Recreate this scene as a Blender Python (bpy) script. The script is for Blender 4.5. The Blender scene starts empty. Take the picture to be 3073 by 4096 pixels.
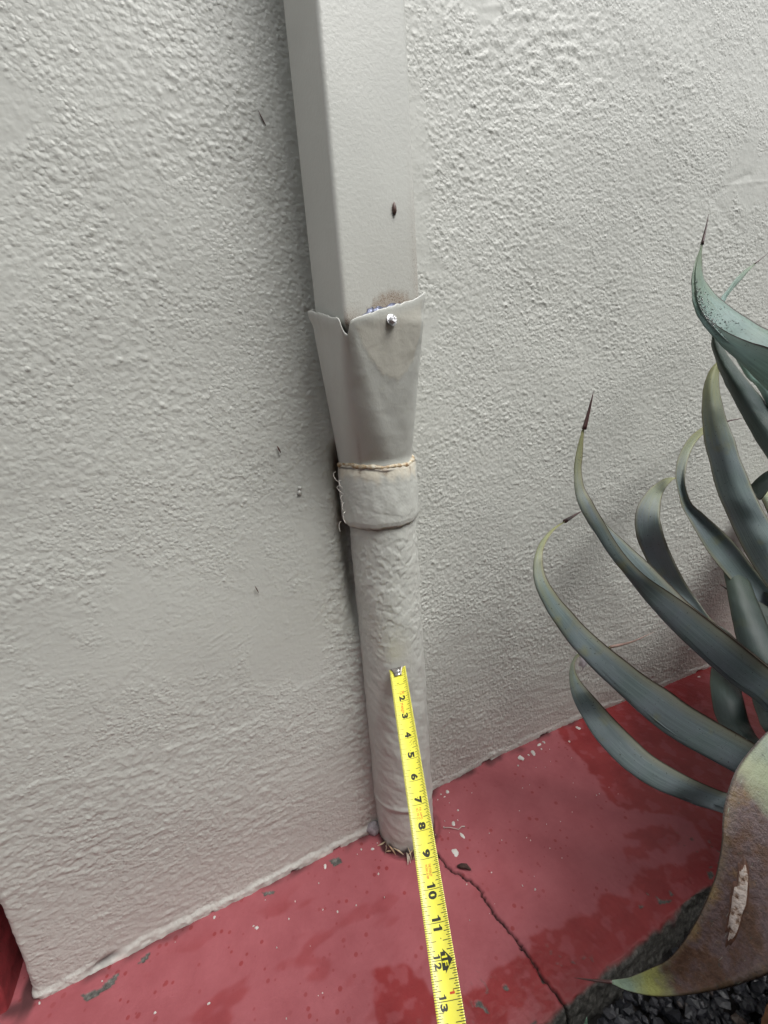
import bpy, math, random
import numpy as np
from mathutils import Vector, Matrix

random.seed(7)
scene = bpy.context.scene
COL = scene.collection

# ------------------------------------------------------------------ camera
cam_data = bpy.data.cameras.new('camera')
cam = bpy.data.objects.new('camera', cam_data)
COL.objects.link(cam)
right = Vector((0.906793, -0.415263, -0.072682))
fwd = Vector((0.387841, 0.889316, -0.242274))
upv = right.cross(fwd).normalized()
M = Matrix((right, upv, -fwd)).transposed().to_4x4()
M.translation = Vector((-0.17231, -0.56288, 0.73152))
cam.matrix_world = M
cam_data.sensor_fit = 'HORIZONTAL'
cam_data.sensor_width = 36.0
cam_data.lens = 36.0 * 900.0 / 1660.0
cam_data.clip_start = 0.02
cam_data.clip_end = 500.0
scene.camera = cam

# ------------------------------------------------------------------ sky and sun (bright overcast)
SUN_EL, SUN_AZ = 58.0, 150.0          # azimuth clockwise from +Y
world = bpy.data.worlds.new('World')
scene.world = world
world.use_nodes = True
wn = world.node_tree
wn.nodes.clear()
sky = wn.nodes.new('ShaderNodeTexSky')
sky.sky_type = 'NISHITA'
sky.sun_disc = False
sky.sun_elevation = math.radians(SUN_EL)
sky.sun_rotation = math.radians(SUN_AZ)
sky.air_density = 1.0
sky.dust_density = 3.0
hs = wn.nodes.new('ShaderNodeHueSaturation')
hs.inputs['Saturation'].default_value = 0.14      # cloud cover: the dome is nearly white
bg = wn.nodes.new('ShaderNodeBackground')
bg.inputs['Strength'].default_value = 0.135
wo = wn.nodes.new('ShaderNodeOutputWorld')
wn.links.new(sky.outputs[0], hs.inputs['Color'])
wn.links.new(hs.outputs[0], bg.inputs['Color'])
wn.links.new(bg.outputs[0], wo.inputs['Surface'])

sun_data = bpy.data.lights.new('sun', 'SUN')
sun_data.energy = 1.4
sun_data.angle = math.radians(32)
sun_data.color = (1.0, 0.985, 0.96)
sun = bpy.data.objects.new('sun', sun_data)
COL.objects.link(sun)
_e, _a = math.radians(SUN_EL), math.radians(SUN_AZ)
to_sun = Vector((math.sin(_a) * math.cos(_e), math.cos(_a) * math.cos(_e), math.sin(_e)))
sun.rotation_euler = to_sun.to_track_quat('Z', 'Y').to_euler()
sun.location = to_sun * 5

scene.cycles.max_bounces = 6
scene.cycles.diffuse_bounces = 3
scene.cycles.glossy_bounces = 2
scene.cycles.transmission_bounces = 4
scene.cycles.caustics_reflective = False
scene.cycles.caustics_refractive = False
scene.cycles.use_adaptive_sampling = True
scene.cycles.adaptive_threshold = 0.02
scene.view_settings.view_transform = 'Standard'
scene.view_settings.look = 'None'
scene.view_settings.gamma = 1.0
scene.view_settings.exposure = 0.86
scene.view_settings.use_curve_mapping = False

# ------------------------------------------------------------------ numeric helpers
def _hash(ix, iy, seed):
    h = (ix * 374761393 + iy * 668265263 + seed * 1274126177) & 0xFFFFFFFF
    h = ((h ^ (h >> 13)) * 1274126177) & 0xFFFFFFFF
    h = h ^ (h >> 16)
    return h

def perlin(x, y, seed=0):
    x = np.asarray(x, float); y = np.asarray(y, float)
    ix = np.floor(x).astype(np.int64); iy = np.floor(y).astype(np.int64)
    fx = x - ix; fy = y - iy
    u = fx * fx * fx * (fx * (fx * 6 - 15) + 10); v = fy * fy * fy * (fy * (fy * 6 - 15) + 10)
    def gr(a, b, dx, dy):
        ang = (_hash(a, b, seed) % 4096) * (2 * math.pi / 4096)
        return np.cos(ang) * dx + np.sin(ang) * dy
    n00 = gr(ix, iy, fx, fy); n10 = gr(ix + 1, iy, fx - 1, fy)
    n01 = gr(ix, iy + 1, fx, fy - 1); n11 = gr(ix + 1, iy + 1, fx - 1, fy - 1)
    a = n00 + u * (n10 - n00); b = n01 + u * (n11 - n01)
    return (a + v * (b - a)) * 1.5

def fbm(x, y, seed=0, octaves=3, gain=0.5):
    r = 0; a = 1.0; f = 1.0
    for o in range(octaves):
        r = r + a * perlin(x * f, y * f, seed + 31 * o); a *= gain; f *= 2.03
    return r

def sstep(a, b, x):
    t = np.clip((np.asarray(x, float) - a) / (b - a), 0, 1)
    return t * t * (3 - 2 * t)

def seg_dist(px, py, pts):
    """distance of every grid point to a polyline"""
    best = np.full(np.shape(px), 9.0)
    for (ax, ay), (bx, by) in zip(pts[:-1], pts[1:]):
        dx, dy = bx - ax, by - ay
        t = np.clip(((px - ax) * dx + (py - ay) * dy) / (dx * dx + dy * dy + 1e-12), 0, 1)
        best = np.minimum(best, np.hypot(px - ax - t * dx, py - ay - t * dy))
    return best

def in_poly(px, py, poly):
    inside = np.zeros(np.shape(px), bool)
    n = len(poly)
    for i in range(n):
        x1, y1 = poly[i]; x2, y2 = poly[(i + 1) % n]
        c = ((y1 > py) != (y2 > py)) & (px < (x2 - x1) * (py - y1) / (y2 - y1 + 1e-12) + x1)
        inside ^= c
    return inside

def catmull(P, n):
    """resample rows of P (k, ...) to n rows with a Catmull-Rom spline"""
    P = np.asarray(P, float); k = len(P)
    Q = np.concatenate([[2 * P[0] - P[1]], P, [2 * P[-1] - P[-2]]])
    out = []
    for s in np.linspace(0, k - 1 - 1e-9, n):
        i = int(s); t = s - i
        a, b, c, d = Q[i], Q[i + 1], Q[i + 2], Q[i + 3]
        out.append(0.5 * (2 * b + (c - a) * t + (2 * a - 5 * b + 4 * c - d) * t * t + (3 * b - a - 3 * c + d) * t ** 3))
    return np.array(out)

# ------------------------------------------------------------------ mesh helpers
def link(name, me, mat, parent=None, smooth=True):
    o = bpy.data.objects.new(name, me)
    COL.objects.link(o)
    if mat is not None and not me.materials:
        me.materials.append(mat)
    if smooth:
        me.polygons.foreach_set('use_smooth', np.ones(len(me.polygons), bool))
    if parent is not None:
        o.parent = parent
    return o

def mesh(name, verts, faces, mat, parent=None, smooth=True):
    me = bpy.data.meshes.new(name)
    me.from_pydata([tuple(map(float, v)) for v in verts], [], [tuple(int(i) for i in f) for f in faces])
    me.update()
    return link(name, me, mat, parent, smooth)

def grid(name, P, mat, parent=None, smooth=True, wrap=False, attr=None, uv=False):
    """P (rows, cols, 3) -> quad grid; wrap closes the columns"""
    P = np.asarray(P, float)
    r, c = P.shape[:2]
    me = bpy.data.meshes.new(name)
    me.vertices.add(r * c)
    me.vertices.foreach_set('co', P.reshape(-1))
    cols = c if wrap else c - 1
    i = np.arange(r - 1)[:, None] * c; j = np.arange(cols)[None, :]; j2 = (j + 1) % c
    q = np.stack([i + j, i + j2, i + c + j2, i + c + j], -1).reshape(-1, 4)
    me.loops.add(len(q) * 4)
    me.loops.foreach_set('vertex_index', q.reshape(-1).astype(np.int32))
    me.polygons.add(len(q))
    me.polygons.foreach_set('loop_start', (np.arange(len(q)) * 4).astype(np.int32))
    me.update(calc_edges=True)
    if attr is not None:
        a = me.attributes.new('mask', 'FLOAT_COLOR', 'POINT')
        a.data.foreach_set('color', np.asarray(attr, np.float32).reshape(-1))
    if uv:
        uu = np.repeat(np.linspace(0, 1, r)[:, None], c, 1).reshape(-1)
        vv = np.repeat(np.linspace(0, 1, c)[None, :], r, 0).reshape(-1)
        lay = me.uv_layers.new(name='UVMap')
        f = q.reshape(-1)
        lay.data.foreach_set('uv', np.stack([uu[f], vv[f]], -1).reshape(-1).astype(np.float32))
    return link(name, me, mat, parent, smooth)

def thing(name, label, cat, loc=(0, 0, 0), group=None):
    o = bpy.data.objects.new(name, None)
    COL.objects.link(o)
    o.location = loc
    o.empty_display_size = 0.05
    return tag(o, label, cat, group)

def tag(o, label=None, cat=None, group=None, kind=None):
    if label: o['label'] = label
    if cat: o['category'] = cat
    if group: o['group'] = group
    if kind: o['kind'] = kind
    return o

def adopt(child, parent):
    """parent while keeping the child's coordinates (world built meshes under an Empty)"""
    child.parent = parent
    child.matrix_parent_inverse = Matrix.Translation(-Vector(parent.location))
    return child

def rot_to(v):
    return Vector(v).to_track_quat('Z', 'Y').to_matrix()

def tube(path, radii, seg=8, cap=True):
    path = [Vector(p) for p in path]
    n = len(path)
    V, F = [], []
    ref = None
    for i, p in enumerate(path):
        t = (path[min(i + 1, n - 1)] - path[max(i - 1, 0)]).normalized()
        if ref is None:
            ref = Vector((0, 0, 1)) if abs(t.z) < 0.9 else Vector((1, 0, 0))
        a = t.cross(ref).normalized(); b = t.cross(a).normalized(); ref = -a.cross(t).normalized() if False else ref
        for k in range(seg):
            th = 2 * math.pi * k / seg
            V.append(p + (a * math.cos(th) + b * math.sin(th)) * radii[i])
    for i in range(n - 1):
        for k in range(seg):
            k2 = (k + 1) % seg
            F.append((i * seg + k, i * seg + k2, (i + 1) * seg + k2, (i + 1) * seg + k))
    if cap:
        F.append(tuple(range(seg - 1, -1, -1))); F.append(tuple((n - 1) * seg + k for k in range(seg)))
    return V, F

# ------------------------------------------------------------------ material helpers
def new_mat(name):
    m = bpy.data.materials.new(name)
    m.use_nodes = True
    nt = m.node_tree
    return m, nt, nt.nodes['Principled BSDF']

def N(nt, typ, **kw):
    n = nt.nodes.new(typ)
    for k, v in kw.items():
        if k in n.inputs:
            n.inputs[k].default_value = v
        else:
            setattr(n, k, v)
    return n

def noise(nt, scale, detail=3.0, rough=0.5, vec=None):
    n = N(nt, 'ShaderNodeTexNoise')
    n.inputs['Scale'].default_value = scale
    n.inputs['Detail'].default_value = detail
    n.inputs['Roughness'].default_value = rough
    if vec is not None:
        nt.links.new(vec, n.inputs['Vector'])
    return n

def ramp(nt, fac, stops):
    r = N(nt, 'ShaderNodeValToRGB')
    el = r.color_ramp.elements
    while len(el) < len(stops):
        el.new(0.5)
    for e, (p, c) in zip(el, stops):
        e.position = p
        e.color = (c[0], c[1], c[2], 1) if not isinstance(c, (int, float)) else (c, c, c, 1)
    nt.links.new(fac, r.inputs['Fac'])
    return r.outputs['Color']

def mix(nt, fac, a, b, mode='MIX'):
    m = N(nt, 'ShaderNodeMix', data_type='RGBA', blend_type=mode)
    for sock, val in ((m.inputs['Factor'], fac), (m.inputs[6], a), (m.inputs[7], b)):
        if isinstance(val, bpy.types.NodeSocket):
            nt.links.new(val, sock)
        elif isinstance(val, (int, float)):
            sock.default_value = val
        else:
            sock.default_value = (val[0], val[1], val[2], 1)
    return m.outputs[2]

def math_node(nt, op, a, b=0.0, clamp=False):
    m = N(nt, 'ShaderNodeMath', operation=op, use_clamp=clamp)
    for sock, val in ((m.inputs[0], a), (m.inputs[1], b)):
        if isinstance(val, bpy.types.NodeSocket):
            nt.links.new(val, sock)
        else:
            sock.default_value = val
    return m.outputs[0]

def bump(nt, height, strength, dist, bsdf, prev=None):
    b = N(nt, 'ShaderNodeBump')
    b.inputs['Strength'].default_value = strength
    b.inputs['Distance'].default_value = dist
    nt.links.new(height, b.inputs['Height'])
    if prev is not None:
        nt.links.new(prev, b.inputs['Normal'])
    if bsdf is not None:
        nt.links.new(b.outputs[0], bsdf.inputs['Normal'])
    return b.outputs[0]

def setc(bsdf, nt, col):
    if isinstance(col, bpy.types.NodeSocket):
        nt.links.new(col, bsdf.inputs['Base Color'])
    else:
        bsdf.inputs['Base Color'].default_value = (col[0], col[1], col[2], 1)

def obj_coord(nt):
    return N(nt, 'ShaderNodeTexCoord').outputs['Object']

def mask_attr(nt):
    a = N(nt, 'ShaderNodeAttribute', attribute_name='mask')
    s = N(nt, 'ShaderNodeSeparateColor')
    nt.links.new(a.outputs['Color'], s.inputs[0])
    return s.outputs[0], s.outputs[1], s.outputs[2], a.outputs['Alpha']

def simple_mat(name, col, rough=0.6, metal=0.0, var=0.0, vscale=60.0, bmp=0.0, bscale=300.0):
    m, nt, b = new_mat(name)
    b.inputs['Roughness'].default_value = rough
    b.inputs['Metallic'].default_value = metal
    co = obj_coord(nt)
    if var:
        n = noise(nt, vscale, 4, 0.6, co)
        setc(b, nt, ramp(nt, n.outputs['Fac'], [(0.3, [c * (1 - var) for c in col]), (0.7, [min(1, c * (1 + var)) for c in col])]))
    else:
        setc(b, nt, col)
    if bmp:
        bump(nt, noise(nt, bscale, 3, 0.6, co).outputs['Fac'], bmp, 0.001, b)
    return m

PAINT = (0.485, 0.493, 0.455)          # the grey masonry paint shared by wall and pipe

# ================================================================== SETTING
# ---- ground sheet out to the horizon
m_soil = simple_mat('dark_soil', (0.03, 0.026, 0.024), 0.9, var=0.5, vscale=30, bmp=0.6, bscale=120)
gx = np.concatenate([[-80, -20, -5], np.linspace(-1.2, 1.6, 57), [5, 20, 80]])
gy = np.concatenate([[-80, -20, -5], np.linspace(-1.4, 0.5, 39), [5, 20, 80]])
GX, GY = np.meshgrid(gx, gy)
GZ = -0.052 + 0.004 * perlin(GX * 9, GY * 9, 5) * (np.abs(GX) < 2)
tag(grid('ground', np.stack([GX, GY, GZ], -1), m_soil), kind='structure')

# ---- red painted concrete path along the wall
CRACK= [(0.0865, -0.0867), (0.0875, -0.1002), (0.0903, -0.1174), (0.0995, -0.1313), (0.1067, -0.1439), (0.1137, -0.1562), (0.115, -0.1681), (0.1124, -0.1759), (0.1142, -0.1865), (0.1137, -0.1983), (0.1169, -0.2091), (0.1183, -0.2204), (0.1203, -0.2331), (0.1217, -0.2459), (0.1238, -0.2528), (0.1246, -0.2632), (0.1249, -0.2738), (0.1243, -0.2848), (0.1274, -0.298), (0.1303, -0.3087), (0.131, -0.3193)]
DRY= [(0.4529, -0.0238), (0.4453, -0.072), (0.4282, -0.1238), (0.4121, -0.1538), (0.4212, -0.1768), (0.505, -0.2445), (0.484, -0.2754), (0.4505, -0.282), (0.4082, -0.2806), (0.3921, -0.2699), (0.3628, -0.2591), (0.3482, -0.2603), (0.3286, -0.2588), (0.31, -0.2699), (0.2773, -0.2591), (0.2586, -0.2534), (0.2473, -0.2649), (0.219, -0.2541), (0.1917, -0.2547), (0.1594, -0.2488), (0.1405, -0.2465), (0.1225, -0.2565), (0.0911, -0.2546), (0.0812, -0.2496), (0.0594, -0.2547), (0.027, -0.25), (-0.0091, -0.2356), (-0.0101, -0.2129), (-0.0243, -0.1989), (-0.0667, -0.1747), (-0.1215, -0.1841), (-0.1659, -0.1849), (-0.209, -0.194)]
WETP= [(0.3838, -0.2044), (0.4196, -0.2181), (0.4662, -0.232), (0.4596, -0.2472), (0.4299, -0.2568), (0.4067, -0.2519), (0.3861, -0.2387), (0.3761, -0.2501), (0.3463, -0.2391), (0.3615, -0.2233), (0.3903, -0.2335), (0.3987, -0.2253), (0.3765, -0.2123)]
CHIPS=[
   [(-0.4279, -0.0228), (-0.4093, -0.026), (-0.3945, -0.0193), (-0.3889, -0.0208), (-0.3955, -0.0304), (-0.4084, -0.0314), (-0.421, -0.0324)] ,
   [(-0.3644, -0.0183), (-0.3563, -0.014), (-0.3492, -0.0134), (-0.353, -0.0199), (-0.3628, -0.0205)] ,
   [(-0.0798, -0.0123), (-0.065, -0.0159), (-0.0632, -0.025), (-0.076, -0.0251)] ,
   [(-0.1898, -0.0104), (-0.1731, -0.0162), (-0.1754, -0.0192), (-0.1887, -0.0145)] ,
   [(0.0332, -0.2643), (0.0383, -0.265), (0.0419, -0.2746), (0.0422, -0.2777), (0.0392, -0.2769), (0.0379, -0.2702), (0.0326, -0.2676)] ,
   [(0.0732, -0.2687), (0.077, -0.2688), (0.0782, -0.2719), (0.0733, -0.272)] ,
   [(0.0832, -0.3058), (0.0901, -0.3076), (0.0872, -0.3096), (0.0826, -0.3084)] ,
   [(0.1225, -0.2826), (0.1242, -0.2861), (0.1209, -0.2883), (0.1197, -0.2864)] ,
   [(0.3414, -0.2902), (0.3414, -0.2961), (0.3551, -0.3032), (0.3483, -0.3035), (0.3364, -0.2974)] ,
   [(0.3326, -0.2796), (0.3327, -0.2837), (0.3301, -0.2834)] ,
   [(0.4398, -0.3037), (0.4469, -0.3074), (0.4442, -0.3125), (0.4349, -0.3119)] ,
   [(0.3043, -0.2867), (0.3126, -0.2871), (0.3046, -0.2906)] ,
   [(0.3648, -0.2932), (0.3655, -0.2987), (0.3603, -0.298)] ,
]
SPOTS= [(0.1634, 0.0014, 0.008), (0.1528, -0.0052, 0.003), (0.1597, -0.0398, 0.0035), (0.1382, -0.0566, 0.007), (0.1395, -0.0826, 0.009), (0.1127, -0.1003, 0.014), (0.1493, 0.0027, 0.003), (0.1195, -0.0551, 0.003), (0.1483, -0.0554, 0.002), (0.1382, -0.004, 0.002), (0.1897, -0.2022, 0.003), (-0.0153, -0.0705, 0.0035), (-0.2623, -0.0105, 0.004), (-0.0917, -0.09, 0.003), (-0.111, -0.0775, 0.002), (-0.2742, -0.1102, 0.003), (-0.3379, -0.0878, 0.003), (-0.0898, -0.0191, 0.006), (-0.0261, -0.0217, 0.003), (-0.2058, -0.0544, 0.005), (-0.4803, -0.0063, 0.003), (-0.0085, -0.0301, 0.005), (0.3414, -0.005, 0.012), (0.3727, -0.0067, 0.011), (0.3998, 0.0038, 0.008), (0.4133, 0.0132, 0.006), (0.4614, -0.0209, 0.005), (0.5093, -0.0027, 0.01), (0.3231, -0.0165, 0.004), (0.3604, -0.0066, 0.004), (0.9113, -0.0259, 0.006), (0.395, -0.0075, 0.004)]


def make_path():
    xs = np.concatenate([[-3.0, -1.5, -0.9], np.arange(-0.62, 1.02, 0.0019), [1.2, 1.6, 2.4, 4.0]])
    # profile: from under the wall to the front lip, over a worn arris and down the bare side
    prof = [(y, 0.0, 0.0, 1.0) for y in np.arange(0.07, -0.309, -0.0019)]
    R = 0.010
    for a in np.linspace(0, math.pi / 2, 10)[1:]:
        prof.append((-0.3095 - R * math.sin(a), -R + R * math.cos(a), -math.sin(a), math.cos(a)))
    for z in np.arange(-0.0125, -0.075, -0.0022):
        prof.append((-0.3195 - 0.10 * (-z - 0.0125), z, -1.0, 0.0))
    prof = np.array(prof)
    X = np.repeat(xs[None, :], len(prof), 0)
    Y0 = np.repeat(prof[:, 0:1], len(xs), 1); Z0 = np.repeat(prof[:, 1:2], len(xs), 1)
    NY = np.repeat(prof[:, 2:3], len(xs), 1); NZ = np.repeat(prof[:, 3:4], len(xs), 1)
    side = sstep(-0.3125, -0.3185, Y0 + 0.0022 * perlin(X * 60, Z0 * 60 + Y0 * 40, 3) + 0.004 * perlin(X * 17, Y0 * 0 + 3, 4))
    s = np.cumsum(np.concatenate([[0], np.hypot(np.diff(prof[:, 0]), np.diff(prof[:, 1]))]))
    Sg = np.repeat(s[:, None], len(xs), 1)
    # broad unevenness, fine trowel texture, rougher towards the worn front
    front = sstep(-0.20, -0.30, Y0 + 0.03 * perlin(X * 14, Sg * 14, 8))
    h = 0.0011 * fbm(X * 11, Sg * 11, 1, 2) + (0.00016 + 0.00035 * front) * fbm(X * 130, Sg * 130, 2, 3)
    h += side * 0.0016 * fbm(X * 90, Sg * 90, 6, 3)
    h += -side * 0.004 * np.clip(fbm(X * 28, Sg * 28, 9, 2) - 0.15, 0, 1)
    # straight front edge is worn away here and there
    h += -0.006 * sstep(-0.29, -0.315, Y0) * np.clip(fbm(X * 7, Y0 * 2, 12, 3) - 0.1, 0, 1)
    # the crack
    rng = np.random.RandomState(4)
    cr = catmull(np.array(CRACK + [(0.1325, -0.335)]), 90)
    cr = cr + rng.normal(0, 0.0010, cr.shape)
    d = seg_dist(X, Y0, [tuple(p) for p in cr])
    wob = 0.0011 + 0.0010 * perlin(X * 55, Y0 * 55, 21)
    crack = sstep(0.0017, 0.0003, d - 0.35 * np.clip(wob, 0, 0.0022))
    lip = np.exp(-((d - 0.005) / 0.0035) ** 2)
    h += -0.0055 * crack + 0.0009 * lip * (0.5 + perlin(X * 40, Y0 * 40, 22))
    h += 0.0012 * (sstep(0.0, 0.012, X - np.interp(Y0, cr[::-1, 1], cr[::-1, 0])) * np.exp(-d / 0.03))
    h[:, xs > 1.1] *= 0
    # chips through the paint
    wx = X + 0.0016 * perlin(X * 210, Y0 * 210, 41); wy = Y0 + 0.0016 * perlin(X * 210, Y0 * 210, 42)
    conc = np.zeros_like(X)
    for c in CHIPS:
        cx_, cy_ = np.mean(c, 0)
        poly = [(cx_ + (a - cx_) * 1.15, cy_ + (b - cy_) * 1.15) for a, b in c]
        conc = np.maximum(conc, in_poly(wx, wy, poly).astype(float))
    small = sstep(0.62, 0.68, fbm(X * 120, Y0 * 120, 51, 2)) * sstep(-0.22, -0.29, Y0)
    conc = np.maximum(conc, small * sstep(0.1, 0.5, perlin(X * 12, Y0 * 12, 52)))
    h += -0.0012 * conc
    conc = np.maximum(conc, side)
    # wet paint
    wx = X + 0.007 * fbm(X * 45, Y0 * 45, 61, 3); wy = Y0 + 0.007 * fbm(X * 45, Y0 * 45, 62, 3)
    dry = [(-0.62, 0.1), (0.50, 0.1)] + DRY[:-3] + [(-0.085, -0.225), (-0.13, -0.29), (-0.25, -0.33), (-0.62, -0.34)]
    wet = 1.0 - in_poly(wx, wy, dry).astype(float)
    wet = np.maximum(wet, in_poly(wx, wy, WETP).astype(float) * 0.85)
    wet = np.maximum(wet, 0.8 * (np.hypot((X - 0.175), (Y0 + 0.05)) < 0.0))
    for _ in range(2):
        w2 = wet.copy()
        w2[1:-1, 1:-1] = (wet[1:-1, 1:-1] * 2 + wet[:-2, 1:-1] + wet[2:, 1:-1] + wet[1:-1, :-2] + wet[1:-1, 2:]) / 6
        wet = w2
    streak = 0.6 * sstep(0.25, 0.55, fbm(X * 9 + 3, Y0 * 22, 71, 3)) * sstep(0.3, -0.3, X) * sstep(-0.01, -0.06, Y0)
    patchy = 1 - 0.45 * sstep(0.15, 0.45, fbm(X * 38, Y0 * 38, 73, 3))
    wet = np.clip(np.maximum(wet * patchy, streak), 0, 1)
    # grime along the wall joint and round the pipe foot
    grime_gap = 0.75 * sstep(0.018, 0.0, np.abs(Y0 - 0.002 - 0.02 * sstep(0.08, 0.16, X)) + 0.006 * perlin(X * 50, Y0 * 50, 81)) * sstep(-0.1, 0.5, perlin(X * 21, Y0 * 21, 82) + 0.2)
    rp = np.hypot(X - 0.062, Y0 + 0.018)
    grime_gap = np.maximum(grime_gap, 0.85 * sstep(0.061, 0.050, rp + 0.008 * perlin(X * 60, Y0 * 60, 83)))
    grime_gap = np.maximum(grime_gap, 0.8 * sstep(0.014, 0.004, np.abs(X + 0.497) + 0.004 * perlin(X * 40, Y0 * 40, 84)) * sstep(-0.03, 0.0, Y0))  # dark strip paints the shade in the gap beside the red block
    h += -0.004 * sstep(0.064, 0.056, rp) * sstep(-0.02, -0.05, Y0)
    dark = np.clip(np.maximum(crack, grime_gap), 0, 1)
    P = np.stack([X, Y0 + NY * h, Z0 + NZ * h], -1)
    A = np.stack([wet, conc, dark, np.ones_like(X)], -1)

    m, nt, b = new_mat('red_floor_paint')
    co = obj_coord(nt)
    wet_s, conc_s, dark_s, _ = mask_attr(nt)
    n1 = noise(nt, 18, 5, 0.6, co); n2 = noise(nt, 140, 4, 0.6, co)
    dryc = ramp(nt, n1.outputs['Fac'], [(0.3, (0.275, 0.068, 0.079)), (0.7, (0.345, 0.100, 0.114))])
    dryc = mix(nt, math_node(nt, 'MULTIPLY', n2.outputs['Fac'], 0.35), dryc, (0.22, 0.055, 0.06))
    wetc = ramp(nt, n1.outputs['Fac'], [(0.3, (0.190, 0.019, 0.021)), (0.7, (0.255, 0.032, 0.034))])
    # scattered rain drops: small darker wet dots
    v = N(nt, 'ShaderNodeTexVoronoi'); v.inputs['Scale'].default_value = 95.0
    nt.links.new(co, v.inputs['Vector'])
    vs = N(nt, 'ShaderNodeSeparateColor'); nt.links.new(v.outputs['Color'], vs.inputs[0])
    rad = math_node(nt, 'MULTIPLY', math_node(nt, 'SUBTRACT', vs.outputs[0], 0.30), 0.50)
    drop = math_node(nt, 'MULTIPLY', math_node(nt, 'SUBTRACT', rad, v.outputs['Distance']), 14.0, True)
    dense = ramp(nt, noise(nt, 9, 2, 0.5, co).outputs['Fac'], [(0.36, 0.1), (0.55, 1.0)])
    drop = math_node(nt, 'MULTIPLY', drop, math_node(nt, 'MULTIPLY', dense, 1.0), True)
    wfac = math_node(nt, 'MAXIMUM', wet_s, math_node(nt, 'MULTIPLY', drop, 0.8))
    col = mix(nt, wfac, dryc, wetc)
    cc = ramp(nt, noise(nt, 160, 5, 0.7, co).outputs['Fac'], [(0.3, (0.035, 0.035, 0.032)), (0.52, (0.10, 0.097, 0.088)), (0.72, (0.22, 0.21, 0.19))])
    col = mix(nt, conc_s, col, cc)
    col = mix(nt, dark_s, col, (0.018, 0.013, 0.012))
    setc(b, nt, col)
    r = math_node(nt, 'SUBTRACT', 0.62, math_node(nt, 'MULTIPLY', wfac, 0.24))
    r = math_node(nt, 'ADD', r, math_node(nt, 'MULTIPLY', math_node(nt, 'MAXIMUM', conc_s, dark_s), 0.4), True)
    nt.links.new(r, b.inputs['Roughness'])
    b.inputs['Specular IOR Level'].default_value = 0.32
    nb = bump(nt, noise(nt, 420, 4, 0.65, co).outputs['Fac'], 0.45, 0.0010, None)
    bump(nt, noise(nt, 60, 3, 0.5, co).outputs['Fac'], 0.15, 0.003, b, nb)
    o = grid('path', P, m, attr=A)
    tag(o, kind='structure')
    return o

path = make_path()

# white and grey paint drips on the path: thin blobs
def paint_drips():
    V, F = [], []
    rng = np.random.RandomState(11)
    spots = [(x, y, r * 0.5) for x, y, r in SPOTS]
    for _ in range(70):
        spots.append((rng.uniform(-0.48, 0.45), rng.uniform(-0.20, -0.01), rng.uniform(0.0004, 0.0011)))
    for x, y, r in spots:
        if y > 0.01: y = 0.004
        k = 11; i0 = len(V)
        V.append((x, y, 0.0016))
        ph = rng.uniform(0, 6.28); el = rng.uniform(0.75, 1.3)
        for ring, zz in ((0.7, 0.0014), (1.0, 0.0002)):
            for a in range(k):
                th = 2 * math.pi * a / k
                rr = r * ring * (1 + 0.18 * math.sin(2 * th + ph) + 0.13 * rng.normal())
                V.append((x + rr * math.cos(th) * el, y + rr * math.sin(th) / el, zz))
        for a in range(k):
            b2 = (a + 1) % k
            F.append((i0, i0 + 1 + a, i0 + 1 + b2))
            F.append((i0 + 1 + a, i0 + 1 + k + a, i0 + 1 + k + b2, i0 + 1 + b2))
    m = simple_mat('dried_white_paint', (0.50, 0.48, 0.45), 0.5, var=0.35, vscale=25)
    o = mesh('paint_drips', V, F, m, path)
    tag(o, 'dried pale paint drips spattered on the red path', kind='stuff')
paint_drips()

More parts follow.
